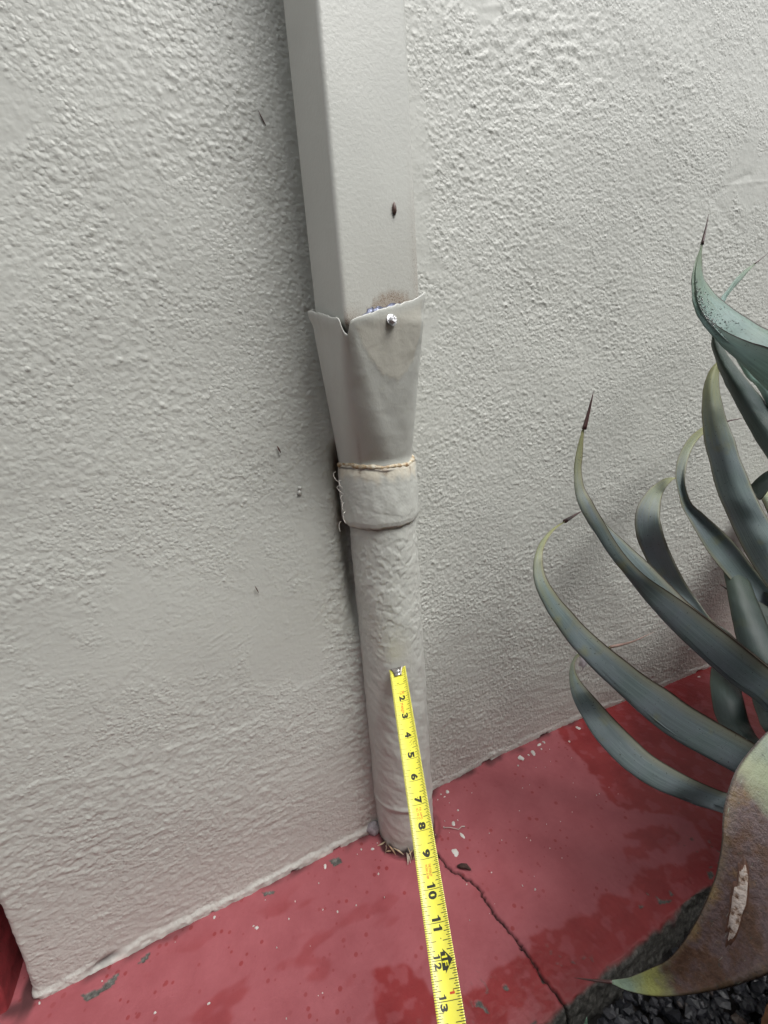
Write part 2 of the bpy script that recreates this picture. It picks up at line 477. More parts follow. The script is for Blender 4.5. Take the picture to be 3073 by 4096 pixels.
# ---- black gravel in the planting bed
def gravel():
    t = (1 + 5 ** 0.5) / 2
    ico = np.array([(-1, t, 0), (1, t, 0), (-1, -t, 0), (1, -t, 0), (0, -1, t), (0, 1, t), (0, -1, -t), (0, 1, -t), (t, 0, -1), (t, 0, 1), (-t, 0, -1), (-t, 0, 1)], float)
    ico /= np.linalg.norm(ico[0])
    tri = np.array([(0, 11, 5), (0, 5, 1), (0, 1, 7), (0, 7, 10), (0, 10, 11), (1, 5, 9), (5, 11, 4), (11, 10, 2), (10, 7, 6), (7, 1, 8), (3, 9, 4), (3, 4, 2), (3, 2, 6), (3, 6, 8), (3, 8, 9), (4, 9, 5), (2, 4, 11), (6, 2, 10), (8, 6, 7), (9, 8, 1)])
    rng = np.random.RandomState(3)
    n = 4200
    VV, FF = [], []
    for i in range(n):
        if i < 3000:
            x, y = rng.uniform(0.02, 0.62), rng.uniform(-0.56, -0.334)
        else:
            x, y = rng.uniform(-0.2, 1.1), rng.uniform(-0.75, -0.345)
        s = rng.uniform(0.0035, 0.0085)
        q = ico * (1 + rng.uniform(-0.28, 0.28, (12, 1))) * s * np.array([rng.uniform(0.8, 1.5), rng.uniform(0.7, 1.1), rng.uniform(0.55, 0.9)])
        a, b, c = rng.uniform(0, 6.28, 3)
        Rz = np.array([[math.cos(a), -math.sin(a), 0], [math.sin(a), math.cos(a), 0], [0, 0, 1]])
        Rx = np.array([[1, 0, 0], [0, math.cos(b), -math.sin(b)], [0, math.sin(b), math.cos(b)]])
        z = -0.041 + abs(rng.normal(0, 0.006)) + 0.003 * math.sin(x * 40) * math.sin(y * 33)
        q = q @ Rx.T @ Rz.T + np.array([x, y, z])
        VV.append(q); FF.append(tri + 12 * i)
    m, nt, b = new_mat('black_lava_gravel')
    g = N(nt, 'ShaderNodeNewGeometry')
    setc(b, nt, ramp(nt, g.outputs['Random Per Island'], [(0.0, (0.010, 0.011, 0.014)), (0.7, (0.026, 0.027, 0.033)), (0.97, (0.05, 0.05, 0.055)), (1.0, (0.10, 0.07, 0.055))]))
    b.inputs['Roughness'].default_value = 0.42
    bump(nt, noise(nt, 500, 3, 0.6, obj_coord(nt)).outputs['Fac'], 0.5, 0.001, b)
    o = mesh('gravel', np.concatenate(VV), np.concatenate(FF), m, smooth=False)
    tag(o, 'wet black lava gravel in the bed below the path', 'gravel', kind='stuff')
gravel()

# ================================================================== WALL
LIP = [(0.02, 0.345), (-0.0611, 0.3359), (-0.0823, 0.3359), (-0.1303, 0.3074), (-0.1791, 0.3045), (-0.2336, 0.3037), (-0.2773, 0.3124), (-0.3269, 0.3282), (-0.3838, 0.3123), (-0.4463, 0.331), (-0.6, 0.325)]

def wall_base_y(x):
    return np.interp(x, [-1, -0.05, 0.0, 0.03, 0.09, 0.125, 0.16, 0.31, 0.36, 0.54, 0.61, 0.80, 0.96, 1.2, 2.5],
                     [0.0, 0.0, 0.001, 0.004, 0.010, 0.0185, 0.0200, 0.0235, 0.0225, 0.0170, 0.0125, -0.0035, -0.014, -0.028, -0.09])

def pimple_field(x0, x1, z0, z1, step, seed, dens=62000, rmin=0.0012, rmax=0.0025, K=4, flat=1.0):
    nx = int((x1 - x0) / step) + 1; nz = int((z1 - z0) / step) + 1
    H = np.zeros((nz, nx))
    rng = np.random.RandomState(seed)
    n = int((x1 - x0) * (z1 - z0) * dens)
    px = rng.uniform(x0, x1, n); pz = rng.uniform(z0, z1, n)
    amt = fbm(px * 6.5, pz * 6.5, 101, 3) + 0.35
    keep = rng.uniform(-0.9, 0.75, n) < amt
    px, pz, amt = px[keep], pz[keep], amt[keep]
    n = len(px)
    r = rng.uniform(rmin, rmax, n) * (1 + 0.5 * (rng.uniform(0, 1, n) > 0.93))
    hh = r * flat * rng.uniform(0.26, 0.58, n) * np.clip(0.60 + amt * 0.5, 0.4, 1.1)
    ci = np.round((px - x0) / step).astype(int); cj = np.round((pz - z0) / step).astype(int)
    for di in range(-K, K + 1):
        for dj in range(-K, K + 1):
            i = ci + di; j = cj + dj
            ok = (i >= 0) & (i < nx) & (j >= 0) & (j < nz)
            d2 = ((x0 + i * step - px) ** 2 + (z0 + j * step - pz) ** 2) / r ** 2
            k = hh * np.clip(1 - d2 / 1.6, 0, 1) ** 1.3
            np.maximum.at(H, (j[ok], i[ok]), k[ok])
    return H

def sample(H, x0, z0, step, X, Z):
    u = np.clip((X - x0) / step, 0, H.shape[1] - 1.001); v = np.clip((Z - z0) / step, 0, H.shape[0] - 1.001)
    i = u.astype(int); j = v.astype(int); fu = u - i; fv = v - j
    return (H[j, i] * (1 - fu) * (1 - fv) + H[j, i + 1] * fu * (1 - fv) + H[j + 1, i] * (1 - fu) * fv + H[j + 1, i + 1] * fu * fv)

def stucco_height(X, Z):
    left = sstep(0.09, 0.0, X)
    st = 0.0013
    PF = pimple_field(-0.52, 1.30, -0.02, 1.62, st, 5)
    pim = sample(PF, -0.52, -0.02, st, X, Z)
    PB = pimple_field(-0.52, 0.10, -0.02, 1.30, st, 6, 48000, 0.0013, 0.0028, 5, 0.50)
    pimb = np.where(X < 0.1, sample(PB, -0.52, -0.02, st, X + 0.0012 * perlin(X * 140, Z * 140, 401), Z + 0.0012 * perlin(X * 140, Z * 140, 402)), 0)
    # --- smooth trowelled patches
    sm = np.zeros_like(X)
    for (cx_, cz_, ax, az, ro) in ((-0.20, 0.47, 0.20, 0.085, -0.1), (-0.09, 0.385, 0.075, 0.05, 0.0), (-0.035, 0.56, 0.022, 0.09, 0), (0.165, 1.05, 0.030, 0.16, 0.1),
                                   (0.91, 1.12, 0.10, 0.07, 0.5), (0.96, 1.30, 0.045, 0.06, 0.2), (0.30, 1.27, 0.05, 0.03, 0.4), (-0.30, 1.02, 0.05, 0.03, 0.3), (0.17, 0.84, 0.03, 0.03, 0)):
        dx, dz = X - cx_, Z - cz_
        c, s = math.cos(ro), math.sin(ro)
        d = np.hypot((dx * c + dz * s) / ax, (-dx * s + dz * c) / az) + 0.55 * fbm(X * 20, Z * 20, 201, 3)
        sm = np.maximum(sm, 0.9 * sstep(1.30, 0.55, d))
    low = fbm(X * 5.2 + 2, Z * 7.5, 111, 3)
    rough = (0.50 + 0.50 * sstep(-0.5, 0.3, low)) * (1 - 0.85 * sm)
    # --- crawled, orange peel render (left)
    w = 0.35 * perlin(X * 60, Z * 60, 120)
    o1 = fbm(X * 135 + w, Z * 135 + w, 121, 3, 0.6)
    o2 = perlin(X * 58, Z * 58, 124)
    peel = 1.15 * pimb + 0.00024 * np.clip(o1, -0.5, 1.1) + 0.00025 * o2
    # --- dragged coarse coat under the lip
    lipx = [p[0] for p in LIP][::-1]; lipz = [p[1] for p in LIP][::-1]
    zl = np.interp(X, lipx, lipz) + 0.004 * perlin(X * 60, Z * 0 + 1, 131) + 0.008 * perlin(X * 14, Z * 0 + 7, 132)
    below = sstep(0.002, -0.004, Z - zl) * left
    fade = 0.45 + 0.55 * sstep(0.05, -0.20, X)
    wz = Z + 0.006 * perlin(X * 13, Z * 13, 140) + 0.10 * (X + 0.25) * (1 - sstep(0, 0.33, Z)) * 0.3
    rid = perlin(X * 26, wz * 100, 141) + 0.6 * perlin(X * 60, wz * 170, 142)
    lum = fbm(X * 75, wz * 95, 143, 3)
    coarse = (0.00055 * np.clip(rid, -0.4, 1.2) * sstep(-0.25, 0.35, perlin(X * 5, Z * 6, 145) + 0.15) + 0.0006 * np.clip(lum, -0.3, 1) + 1.1 * pimb) * fade
    h = left * ((1 - below) * peel * (0.15 + 1.0 * rough) + below * coarse) + 0.0006 * below * np.exp((Z - zl) / 0.03)
    # scratched comb marks in the smooth patch
    comb = np.exp(-(((X + 0.175) / 0.035) ** 2 + ((Z - 0.435) / 0.022) ** 2))
    h += left * 0.0007 * comb * np.clip(perlin(X * 14 + 3, (Z - 0.35 * X) * 230, 151), 0, 1)
    comb2 = np.exp(-(((X + 0.13) / 0.06) ** 2 + ((Z - 0.325) / 0.02) ** 2))
    h += left * (1 - below) * 0.0008 * comb2 * np.clip(perlin((X + 0.4 * Z) * 150, Z * 10, 152), 0, 1)
    # vertical brush marks beside the pipe
    bz = left * np.exp(-((X + 0.02) / 0.05) ** 2) * sstep(0.7, 0.9, Z)
    h += bz * 0.00022 * perlin(X * 380, Z * 12, 155)
    # dark recess behind the collar and upper standpipe
    h += -0.020 * np.exp(-((X - 0.017) / 0.014) ** 2) * sstep(0.36, 0.47, Z) * sstep(0.70, 0.66, Z)
    # lumpy strip beside the standpipe
    strip = np.exp(-((X - 0.000) / 0.028) ** 2) * sstep(0.62, 0.5, Z)
    h += strip * (0.0013 * fbm(X * 85, Z * 85, 161, 3) + 0.0035 * np.exp(-((X - 0.018) / 0.012) ** 2))
    # --- right side: pebbled
    rr = 1 - left
    lowr = fbm(X * 4.2 + 9, Z * 4.2, 171, 3)
    h += rr * (pim * (1 - 0.92 * sm) * (0.70 + 0.45 * sstep(-0.35, 0.4, lowr)) + 0.00050 * (1 - 0.75 * sm) * fbm(X * 150, Z * 150, 172, 3, 0.6) + 0.0003 * perlin(X * 40, Z * 46, 175))
    swirl = np.exp(-(((X - 0.40) / 0.13) ** 2 + ((Z - 1.22) / 0.08) ** 2))
    h += rr * swirl * 0.0016 * np.clip(perlin(X * 38 + 8 * Z, (Z - 0.25 * X) * 95, 173), -0.2, 1)
    lowz = sstep(0.45, 0.2, Z)
    h += rr * lowz * 0.0005 * perlin(X * 26, (Z + 0.12 * X) * 70, 174)
    # trowel scars upper right
    for pts, wd, a in ((((0.80, 1.075), (0.86, 1.105), (0.90, 1.12)), 0.006, -0.0008), (((0.80, 1.07), (0.87, 1.03), (0.90, 1.015)), 0.008, -0.0007), (((0.83, 1.095), (0.93, 1.11), (1.02, 1.12)), 0.003, 0.0004)):
        h += a * np.exp(-(seg_dist(X, Z, pts) / wd) ** 2)
    # large slow waviness
    h += 0.0022 * fbm(X * 4, Z * 4, 181, 2)
    # thick paint skirting bead at the foot, broken edge
    foot = 0.011 + 0.006 * fbm(X * 16, X * 0, 191, 3)
    bead = sstep(0.005, -0.003, Z - foot)
    h += left * bead * (0.0030 + 0.0012 * fbm(X * 70, Z * 70, 192, 2)) + rr * 0.6 * bead * (0.0025 + 0.001 * fbm(X * 70, Z * 70, 193, 2))
    gap = sstep(0.32, 0.6, fbm(X * 24, X * 0 + 5, 194, 3))
    h += -0.004 * gap * sstep(0.0045, 0.0015, Z)
    # chisel hole low at the left end
    hole = np.exp(-(((X + 0.405) / 0.017) ** 2 + ((Z - 0.008 - 0.10 * (X + 0.405)) / 0.0045) ** 2))
    h += -0.006 * hole
    return h, bead, gap, hole, np.clip((1 - 0.85 * sm) * (1 - 0.3 * below) * (0.55 + 0.6 * sstep(-0.5, 0.5, fbm(X * 7 + 3, Z * 9, 501, 3))), 0.08, 1)

def make_wall():
    Rc = 0.010
    xe = -0.488
    # plan path: return face, rounded corner, front face
    sp = []
    for y in np.concatenate([[0.6, 0.3], np.arange(0.12, Rc, -0.004)]):
        sp.append((xe, y, -1, 0))
    for a in np.linspace(0, math.pi / 2, 9):
        sp.append((xe + Rc - Rc * math.cos(a), Rc - Rc * math.sin(a), -math.cos(a), -math.sin(a)))
    x = xe + Rc
    xs = []
    while x < 1.22:
        step = 0.00145 if x < 0.15 else 0.00145 + 0.0016 * (x - 0.15) / 0.85
        x += step; xs.append(x)
    xs += [1.26, 1.35, 1.6, 2.2, 3.0]
    for xx in xs:
        sp.append((xx, float('nan'), 0, -1))
    sp = np.array(sp)
    front = np.isnan(sp[:, 1])
    sp[front, 1] = wall_base_y(sp[front, 0])
    zs = np.concatenate([[-0.03, -0.01], np.arange(0.0, 1.20, 0.0016), np.arange(1.20, 1.56, 0.0028), [1.6, 1.7, 1.9, 2.2, 2.6]])
    X = np.repeat(sp[None, :, 0], len(zs), 0); Y = np.repeat(sp[None, :, 1], len(zs), 0)
    NX = np.repeat(sp[None, :, 2], len(zs), 0); NY = np.repeat(sp[None, :, 3], len(zs), 0)
    Z = np.repeat(zs[:, None], len(sp), 1)
    arc = np.cumsum(np.concatenate([[0], np.hypot(np.diff(sp[:, 0]), np.diff(sp[:, 1]))]))
    first = np.argmax(front)
    U = np.repeat((arc - arc[first] + sp[first, 0])[None, :], len(zs), 0)
    h, bead, gap, hole, rough = stucco_height(U, Z)
    h[:, (sp[:, 0] > 1.23)] = 0
    h[zs > 1.58, :] = 0
    P = np.stack([X + NX * h, Y + NY * h, Z], -1)
    # stains: R rust/brown beside the collar, G pale broken bead, B grime
    rust = np.exp(-(((X - 0.012) / 0.016) ** 2)) * sstep(0.53, 0.58, Z) * sstep(0.70, 0.66, Z) * np.clip(0.7 + 0.8 * fbm(X * 60, Z * 40, 301, 2), 0, 1)
    purple = np.exp(-(((X - 0.012) / 0.018) ** 2)) * sstep(0.40, 0.5, Z) * sstep(0.60, 0.54, Z) * np.clip(0.6 + 0.7 * fbm(X * 50, Z * 40, 302, 2), 0, 1)
    foot = np.exp(-(np.hypot((X - 0.012) / 0.05, Z / 0.035)) ** 2) * 0.8
    rust = np.maximum(rust, foot * np.clip(0.6 + fbm(X * 60, Z * 60, 303, 2), 0, 1) * 0.6)
    white = bead * sstep(0.1, 0.45, fbm(X * 40, Z * 40, 304, 3)) * sstep(0.008, 0.003, Z) * (X < 0.0) * 0.9
    grime_gap = np.maximum(np.maximum(gap * sstep(0.0045, 0.001, Z) * 0.9, hole * 0.8), purple * 0.5)
    A = np.stack([np.clip(rust, 0, 1), np.clip(white + 0.15 * bead, 0, 1), np.clip(grime_gap, 0, 1), rough], -1)
    m, nt, b = new_mat('painted_stucco')
    co = obj_coord(nt)
    r_s, g_s, b_s, rough_s = mask_attr(nt)
    n1 = noise(nt, 3.2, 4, 0.55, co); n2 = noise(nt, 45, 4, 0.6, co)
    col = ramp(nt, n1.outputs['Fac'], [(0.3, [c * 0.94 for c in PAINT]), (0.7, [c * 1.05 for c in PAINT])])
    col = mix(nt, math_node(nt, 'MULTIPLY', n2.outputs['Fac'], 0.12), col, (0.40, 0.385, 0.36))
    col = mix(nt, g_s, col, (0.66, 0.645, 0.60))
    col = mix(nt, math_node(nt, 'MULTIPLY', r_s, 0.8), col, (0.17, 0.105, 0.065))
    col = mix(nt, b_s, col, (0.07, 0.055, 0.058))
    setc(b, nt, col)
    b.inputs['Roughness'].default_value = 0.48
    b.inputs['Specular IOR Level'].default_value = 0.45
    # grains of the render coat, rounded over by many coats of paint
    wv = N(nt, 'ShaderNodeVectorMath', operation='MULTIPLY_ADD')
    nz = noise(nt, 190, 2, 0.5, co)
    nt.links.new(nz.outputs['Color'], wv.inputs[0]); wv.inputs[1].default_value = (0.0035, 0.0035, 0.0035); nt.links.new(co, wv.inputs[2])
    vo = N(nt, 'ShaderNodeTexVoronoi', feature='F1'); vo.inputs['Scale'].default_value = 215.0
    nt.links.new(wv.outputs[0], vo.inputs['Vector'])
    vc = N(nt, 'ShaderNodeSeparateColor'); nt.links.new(vo.outputs['Color'], vc.inputs[0])
    peb = math_node(nt, 'MULTIPLY', math_node(nt, 'SUBTRACT', 0.75, vo.outputs['Distance'], True), math_node(nt, 'ADD', vc.outputs[0], 0.25))
    hgt = math_node(nt, 'ADD', peb, math_node(nt, 'MULTIPLY', noise(nt, 330, 3, 0.6, co).outputs['Fac'], 0.35))
    bump(nt, math_node(nt, 'MULTIPLY', hgt, rough_s), 0.60, 0.0017, b)
    o = grid('stucco_wall', P, m, attr=A)
    # back and top so that the wall is a solid body
    bm_v = [(xe, 0.6, -0.03), (3.0, 0.6, -0.03), (3.0, 0.6, 2.6), (xe, 0.6, 2.6), (3.0, -0.12, 2.6), (xe, 0.0, 2.6), (3.0, -0.12, -0.03)]
    mesh('wall_back', bm_v, [(1, 0, 3, 2), (3, 5, 4, 2), (1, 2, 4, 6)], m, o, smooth=False)
    tag(o, 'grey painted rough stucco wall running behind the downpipe', 'wall')
    return o

wall = make_wall()

# ---- red painted block beyond the wall end
def red_block():
    rng = np.random.RandomState(8)
    x0, x1, y0, y1, z1 = -0.95, -0.516, 0.004, 0.35, 0.34
    r = 0.005
    pl = [(x0, y1), (x0, y0)]
    pl = [(x0, y0 + r)] + [(x, y0) for x in np.arange(x0 + r, x1 - r, 0.01)] + [(x1 - r + r * math.sin(a), y0 + r - r * math.cos(a)) for a in np.linspace(0, math.pi / 2, 7)] + [(x1, y) for y in np.arange(y0 + r + 0.01, y1, 0.01)]
    pl = np.array(pl)
    zs = np.concatenate([np.arange(-0.02, z1 - 0.012, 0.006), z1 - 0.012 + 0.012 * np.sin(np.linspace(0, math.pi / 2, 6))])
    inset = np.concatenate([np.zeros(len(zs) - 6), 0.012 * (1 - np.cos(np.linspace(0, math.pi / 2, 6)))])
    c = np.array([(x0 + x1) / 2, (y0 + y1) / 2])
    P = np.zeros((len(zs) + 1, len(pl), 3))
    for i, (z, ins) in enumerate(zip(zs, inset)):
        s = pl.copy()
        d = c - s; d /= np.linalg.norm(d, axis=1)[:, None]
        hh = 0.0016 * fbm(s[:, 0] * 45 + s[:, 1] * 45, z * 45, 9, 3)
        P[i, :, :2] = s + d * (ins - hh)[:, None]
        P[i, :, 2] = z
    P[-1, :, :2] = c; P[-1, :, 2] = z1
    m = simple_mat('red_block_paint', (0.24, 0.035, 0.04), 0.5, var=0.35, vscale=40, bmp=0.5, bscale=160)
    o = grid('red_step', P, m)
    tag(o, 'red painted step block past the left end of the wall', 'step')
red_block()

# ---- added wall behind the viewpoint, blocks low sky so light falls off downward
def add_shade_wall():
    xs = np.linspace(-4.5, 5.5, 41); prof = [(-1.45, -0.06), (-1.45, 1.80), (-1.435, 1.82), (-1.415, 1.82), (-1.415, 1.86), (-1.60, 1.86), (-1.60, 1.82), (-1.58, 1.80), (-1.58, -0.06)]
    P = np.array([[(x, y + 0.004 * math.sin(x * 3), z) for y, z in prof] for x in xs])
    m = simple_mat('shade_wall_render', (0.30, 0.29, 0.27), 0.8, var=0.25, vscale=6, bmp=0.5, bscale=120)
    tag(grid('unseen_shade_wall', P, m, smooth=False), 'coped grey wall added out of view to shade the lower stucco wall', 'wall')
add_shade_wall()

# ================================================================== DOWNPIPE
def make_downpipe():
    root = thing('downpipe', 'grey painted square metal downpipe set into a lumpy round standpipe', 'downpipe', (0.063, -0.016, 0.0))
    F_, R_, B_ = np.array([-0.0046, -0.1132]), np.array([0.0961, -0.0998]), np.array([-0.0146, -0.0376])
    ex = (R_ - F_); W = np.linalg.norm(ex); ex = ex / W
    ey = (B_ - F_); D = np.linalg.norm(ey); ey = ey / D
    cen = F_ + ex * W / 2 + ey * D / 2

    def rrect(w, d, r, n):
        """rounded rectangle outline, counter clockwise, n points, even in angle"""
        out = []
        for k in range(n):
            th = 2 * math.pi * k / n
            c, s = math.cos(th), math.sin(th)
            # superellipse-like: march to the rounded box
            lo, hi = 0.0, 1.0
            for _ in range(30):
                mid = (lo + hi) / 2
                x, y = abs(c) * mid, abs(s) * mid
                qx, qy = x - (w / 2 - r), y - (d / 2 - r)
                sd = math.hypot(max(qx, 0), max(qy, 0)) + min(max(qx, qy), 0) - r
                if sd < 0: lo = mid
                else: hi = mid
            out.append((c * lo, s * lo))
        return np.array(out)

    def painted(name, spec, peel=0.0, dirt=False):
        m, nt, b = new_mat(name)
        co = obj_coord(nt)
        r_s, g_s, b_s, _ = mask_attr(nt)
        n1 = noise(nt, 12, 4, 0.6, co)
        col = ramp(nt, n1.outputs['Fac'], [(0.3, [c * 0.96 for c in PAINT]), (0.7, [c * 1.04 for c in PAINT])])
        col = mix(nt, g_s, col, (0.60, 0.56, 0.46))
        sp = ramp(nt, noise(nt, 900, 3, 0.7, co).outputs['Fac'], [(0.52, 0.0), (0.60, 1.0)])
        col = mix(nt, math_node(nt, 'MULTIPLY', r_s, sp), col, (0.10, 0.055, 0.035))
        col = mix(nt, math_node(nt, 'MULTIPLY', r_s, 0.5), col, (0.22, 0.135, 0.075))
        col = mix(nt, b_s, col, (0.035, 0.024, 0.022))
        setc(b, nt, col)
        b.inputs['Roughness'].default_value = 0.40
        b.inputs['Specular IOR Level'].default_value = spec
        return m, nt, b, co

    # --- rectangular tube, roller stippled paint
    m, nt, b, co = painted('downpipe_paint', 0.5)
    bump(nt, noise(nt, 260, 3, 0.55, co).outputs['Fac'], 0.28, 0.0012, b)
    n = 220
    out = rrect(W, D, 0.0045, n)
    zs = np.concatenate([np.arange(0.812, 1.30, 0.004), [1.4, 1.6, 2.0, 2.4]])
    P = np.zeros((len(zs), n, 3)); A = np.zeros((len(zs), n, 4)); A[..., 3] = 1
    for i, z in enumerate(zs):
        shr = 0.86 + 0.14 * float(sstep(0.808, 0.826, z))      # crimped end inside the adapter
        p = cen + shr * (out[:, :1] * ex + out[:, 1:] * ey)
        P[i, :, :2] = p; P[i, :, 2] = z
        lx = (out[:, 0] + W / 2) / W
        fr = out[:, 1] < -D / 2 + 0.002
        ztop = 0.822 + 0.029 * lx
        dz = z - ztop
        moon = fr * sstep(0.021, 0.012, np.hypot((lx - 0.57) * 0.062, dz) + 0.003 * perlin(lx * 20, np.full(n, z * 160), 19))
        A[i, :, 0] = np.clip(1.0 * moon + fr * 0.55 * sstep(0.02, 0.0, dz) * sstep(0.35, 0.0, lx) + 0.16 * fr * sstep(0.14, 0.0, dz) + 0.35 * fr * sstep(0.85, 1.0, lx) * sstep(0.2, 0.0, dz), 0, 1)
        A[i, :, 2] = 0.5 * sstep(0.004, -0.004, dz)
    tube_o = adopt(grid('rectangular_tube', P, m, wrap=True, attr=A), root)

    # dried seed case stuck on the tube face
    # --- transition adapter: rounded rectangle down to a circle, torn upper edge
    m2, nt, b, co = painted('adapter_paint', 0.5)
    nb = bump(nt, noise(nt, 55, 4, 0.6, co).outputs['Fac'], 0.25, 0.004, None)
    bump(nt, noise(nt, 500, 3, 0.6, co).outputs['Fac'], 0.15, 0.0008, b, nb)
    n = 260
    top = rrect(W + 0.0085, D + 0.0085, 0.008, n)
    pc = np.array([0.0595, -0.0145]); rb = 0.0522; zb = 0.640
    rows = 70
    th = np.arctan2(top[:, 1], top[:, 0])
    base_dir = np.stack([np.cos(2 * np.pi * np.arange(n) / n), np.sin(2 * np.pi * np.arange(n) / n)], -1)
    lx = np.clip((top[:, 0] + W / 2) / W, 0, 1); ly = np.clip((top[:, 1] + D / 2) / D, 0, 1)
    frontf = top[:, 1] < -D / 2 - 0.001
    leftf = top[:, 0] < -W / 2 - 0.001
    ztop = np.where(frontf, 0.821 + 0.031 * lx ** 0.9, 0.852)
    ztop = np.where(leftf, 0.824 + 0.026 * ly, ztop)
    # notch at the split fold
    corner = np.array([-W / 2 - 0.004, -D / 2 - 0.004])
    dc = np.hypot(top[:, 0] - corner[0], top[:, 1] - corner[1])
    ztop = ztop - 0.019 * np.clip(1 - dc / 0.0085, 0, 1)
    ztop = ztop + 0.0016 * fbm(np.arange(n) * 0.11, np.zeros(n), 5, 3)
    ztop = ztop + 0.006 * np.exp(-(np.hypot(top[:, 0] - W / 2, top[:, 1] + D / 2) / 0.006) ** 2)
    P = np.zeros((rows + 6, n, 3)); A = np.zeros((rows + 6, n, 4)); A[..., 3] = 1
    LV = 36
    table = np.zeros((LV, n, 2))
    for k in range(LV):
        tt = k / (LV - 1)
        w_ = 2 * rb * (1 - tt) + (W + 0.0085) * tt; d_ = 2 * rb * (1 - tt) + (D + 0.0085) * tt
        r_ = min(min(w_, d_) / 2 - 1e-4, 0.008 + (rb - 0.008) * (1 - tt) ** 0.9)
        o_ = rrect(w_, d_, r_, n)
        table[k] = (cen * tt + pc * (1 - tt)) + o_[:, :1] * ex + o_[:, 1:] * ey
    def sect(v, k):
        """v 0 at the spigot, 1 at the mouth"""
        z = zb + (ztop - zb) * v
        tt = np.clip((z - 0.664) / (0.826 - 0.664), 0, 1.0) ** 0.95
        f_ = tt * (LV - 1.001); i_ = f_.astype(int); g_ = (f_ - i_)[:, None]
        c_ = np.arange(n)
        return table[i_, c_] * (1 - g_) + table[i_ + 1, c_] * g_, z
    for i in range(rows):
        v = i / (rows - 1)
        p, z = sect(v, i)
        q = p - (cen * v + pc * (1 - v)); nrm = q / np.linalg.norm(q, axis=1)[:, None]
        flare = 0.0045 * sstep(0.90, 1.0, v) * (0.3 + 0.9 * leftf * sstep(0.35, 1.0, ly) + 0.5 * sstep(0.93, 1.0, lx))
        ang = np.arange(n) / n * 2 * math.pi
        hh = 0.0005 * fbm(ang * 1.7, np.full(n, v * 4.0), 15, 2)
        # diagonal dent and a paint tide mark
        line = (v - 0.60) - 0.35 * (lx - 0.5)
        hh = hh - 0.0010 * np.exp(-(line / 0.03) ** 2) * frontf * sstep(0.55, 0.85, lx) * sstep(1.0, 0.93, lx)
        tide = v - (0.62 + 1.5 * (lx - 0.58) ** 2 + 0.03 * perlin(lx * 14, np.full(n, 2.0), 17))
        fmask = frontf * sstep(0.04, 0.12, lx) * sstep(0.99, 0.94, lx)
        hh = hh + 0.00045 * fmask * sstep(-0.008, 0.008, tide)
        P[i, :, :2] = p + nrm * (flare + hh)[:, None]
        P[i, :, 2] = z
        seam = np.exp(-(dc / 0.0035) ** 2) * sstep(0.02, 0.12, v) * sstep(0.42, 0.25, v)
        A[i, :, 0] = 0.75 * seam
        A[i, :, 1] = 0.40 * fmask * sstep(-0.008, 0.008, tide) * sstep(1.0, 0.93, v)
    # rolled lip and inner side
    ptop = P[rows - 1].copy()
    inn = cen - ptop[:, :2]; inn /= np.linalg.norm(inn, axis=1)[:, None]
    for j, (dx, dz) in enumerate(((0.0004, 0.0009), (0.0012, 0.0011), (0.0019, 0.0004), (0.0023, -0.001), (0.0034, -0.004), (0.0055, -0.007))):
        P[rows + j, :, :2] = ptop[:, :2] + inn * dx; P[rows + j, :, 2] = ptop[:, 2] + dz
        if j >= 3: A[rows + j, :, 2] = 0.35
    ad = adopt(grid('transition_adapter', P, m2, wrap=True, attr=A), root)
    ad['label'] = 'tapering grey adapter with a torn upper edge'

    # bare metal rim where the paint tore
    m_tin = simple_mat('bare_tin_rim', (0.10, 0.11, 0.16), 0.35, 0.6, var=0.6, vscale=300, bmp=0.5, bscale=400)
    V, Fc = [], []
    k = 26
    for i in range(k):
        s = i / (k - 1)
        l = 0.20 + 0.52 * s
        hgt = 0.0010 + 0.0042 * math.sin(math.pi * s) * (0.55 + 0.45 * math.sin(s * 17 + 1)) + (0.004 if 0.12 < s < 0.30 else 0)
        p = F_ + ex * W * l - ey * 0.0018
        z = 0.8215 + 0.031 * l ** 0.9
        V += [(p[0], p[1], z - 0.004), (p[0] + ey[0] * 0.0012, p[1] + ey[1] * 0.0012, z + hgt)]
        if i: Fc.append((2 * i - 2, 2 * i, 2 * i + 1, 2 * i - 1))
    t = mesh('torn_rim', V, Fc, m_tin, ad)
    t.modifiers.new('solid', 'SOLIDIFY').thickness = 0.0007
    t['label'] = 'strip of bare dark metal where the paint has torn'

    # --- hex head screw
    m_zinc = simple_mat('zinc_screw', (0.72, 0.72, 0.74), 0.28, 0.9, var=0.3, vscale=500, bmp=0.6, bscale=700)
    pos = Vector((0.0510, -0.1118, 0.8255)); nr = Vector((-ey[0], -ey[1], 0.12)).normalized()
    V, Fc = [], []
    Rm = rot_to(nr)
    prof = [(0.0062, 0.000), (0.0064, 0.0009), (0.0042, 0.0013), (0.0041, 0.0048), (0.0034, 0.0056), (0.0015, 0.0056), (0.0013, 0.0050)]
    for i, (r, z) in enumerate(prof):
        for a in range(18):
            thh = 2 * math.pi * a / 18
            rr = r * (1 if i < 2 else (1.0 / max(abs(math.cos(thh - round(thh / (math.pi / 3)) * math.pi / 3)), 0.86)) * 0.93)
            V.append(pos + Rm @ Vector((rr * math.cos(thh), rr * math.sin(thh), z)))
    for i in range(len(prof) - 1):
        for a in range(18):
            a2 = (a + 1) % 18
            Fc.append((i * 18 + a, i * 18 + a2, (i + 1) * 18 + a2, (i + 1) * 18 + a))
    Fc.append(tuple((len(prof) - 1) * 18 + a for a in range(18)))
    sc_o = mesh('screw', V, Fc, m_zinc, ad, smooth=False)
    sc_o['label'] = 'shiny hex head screw holding the adapter'

    # --- wrapped collar
    m3, nt, b, co = painted('collar_paint', 0.45)
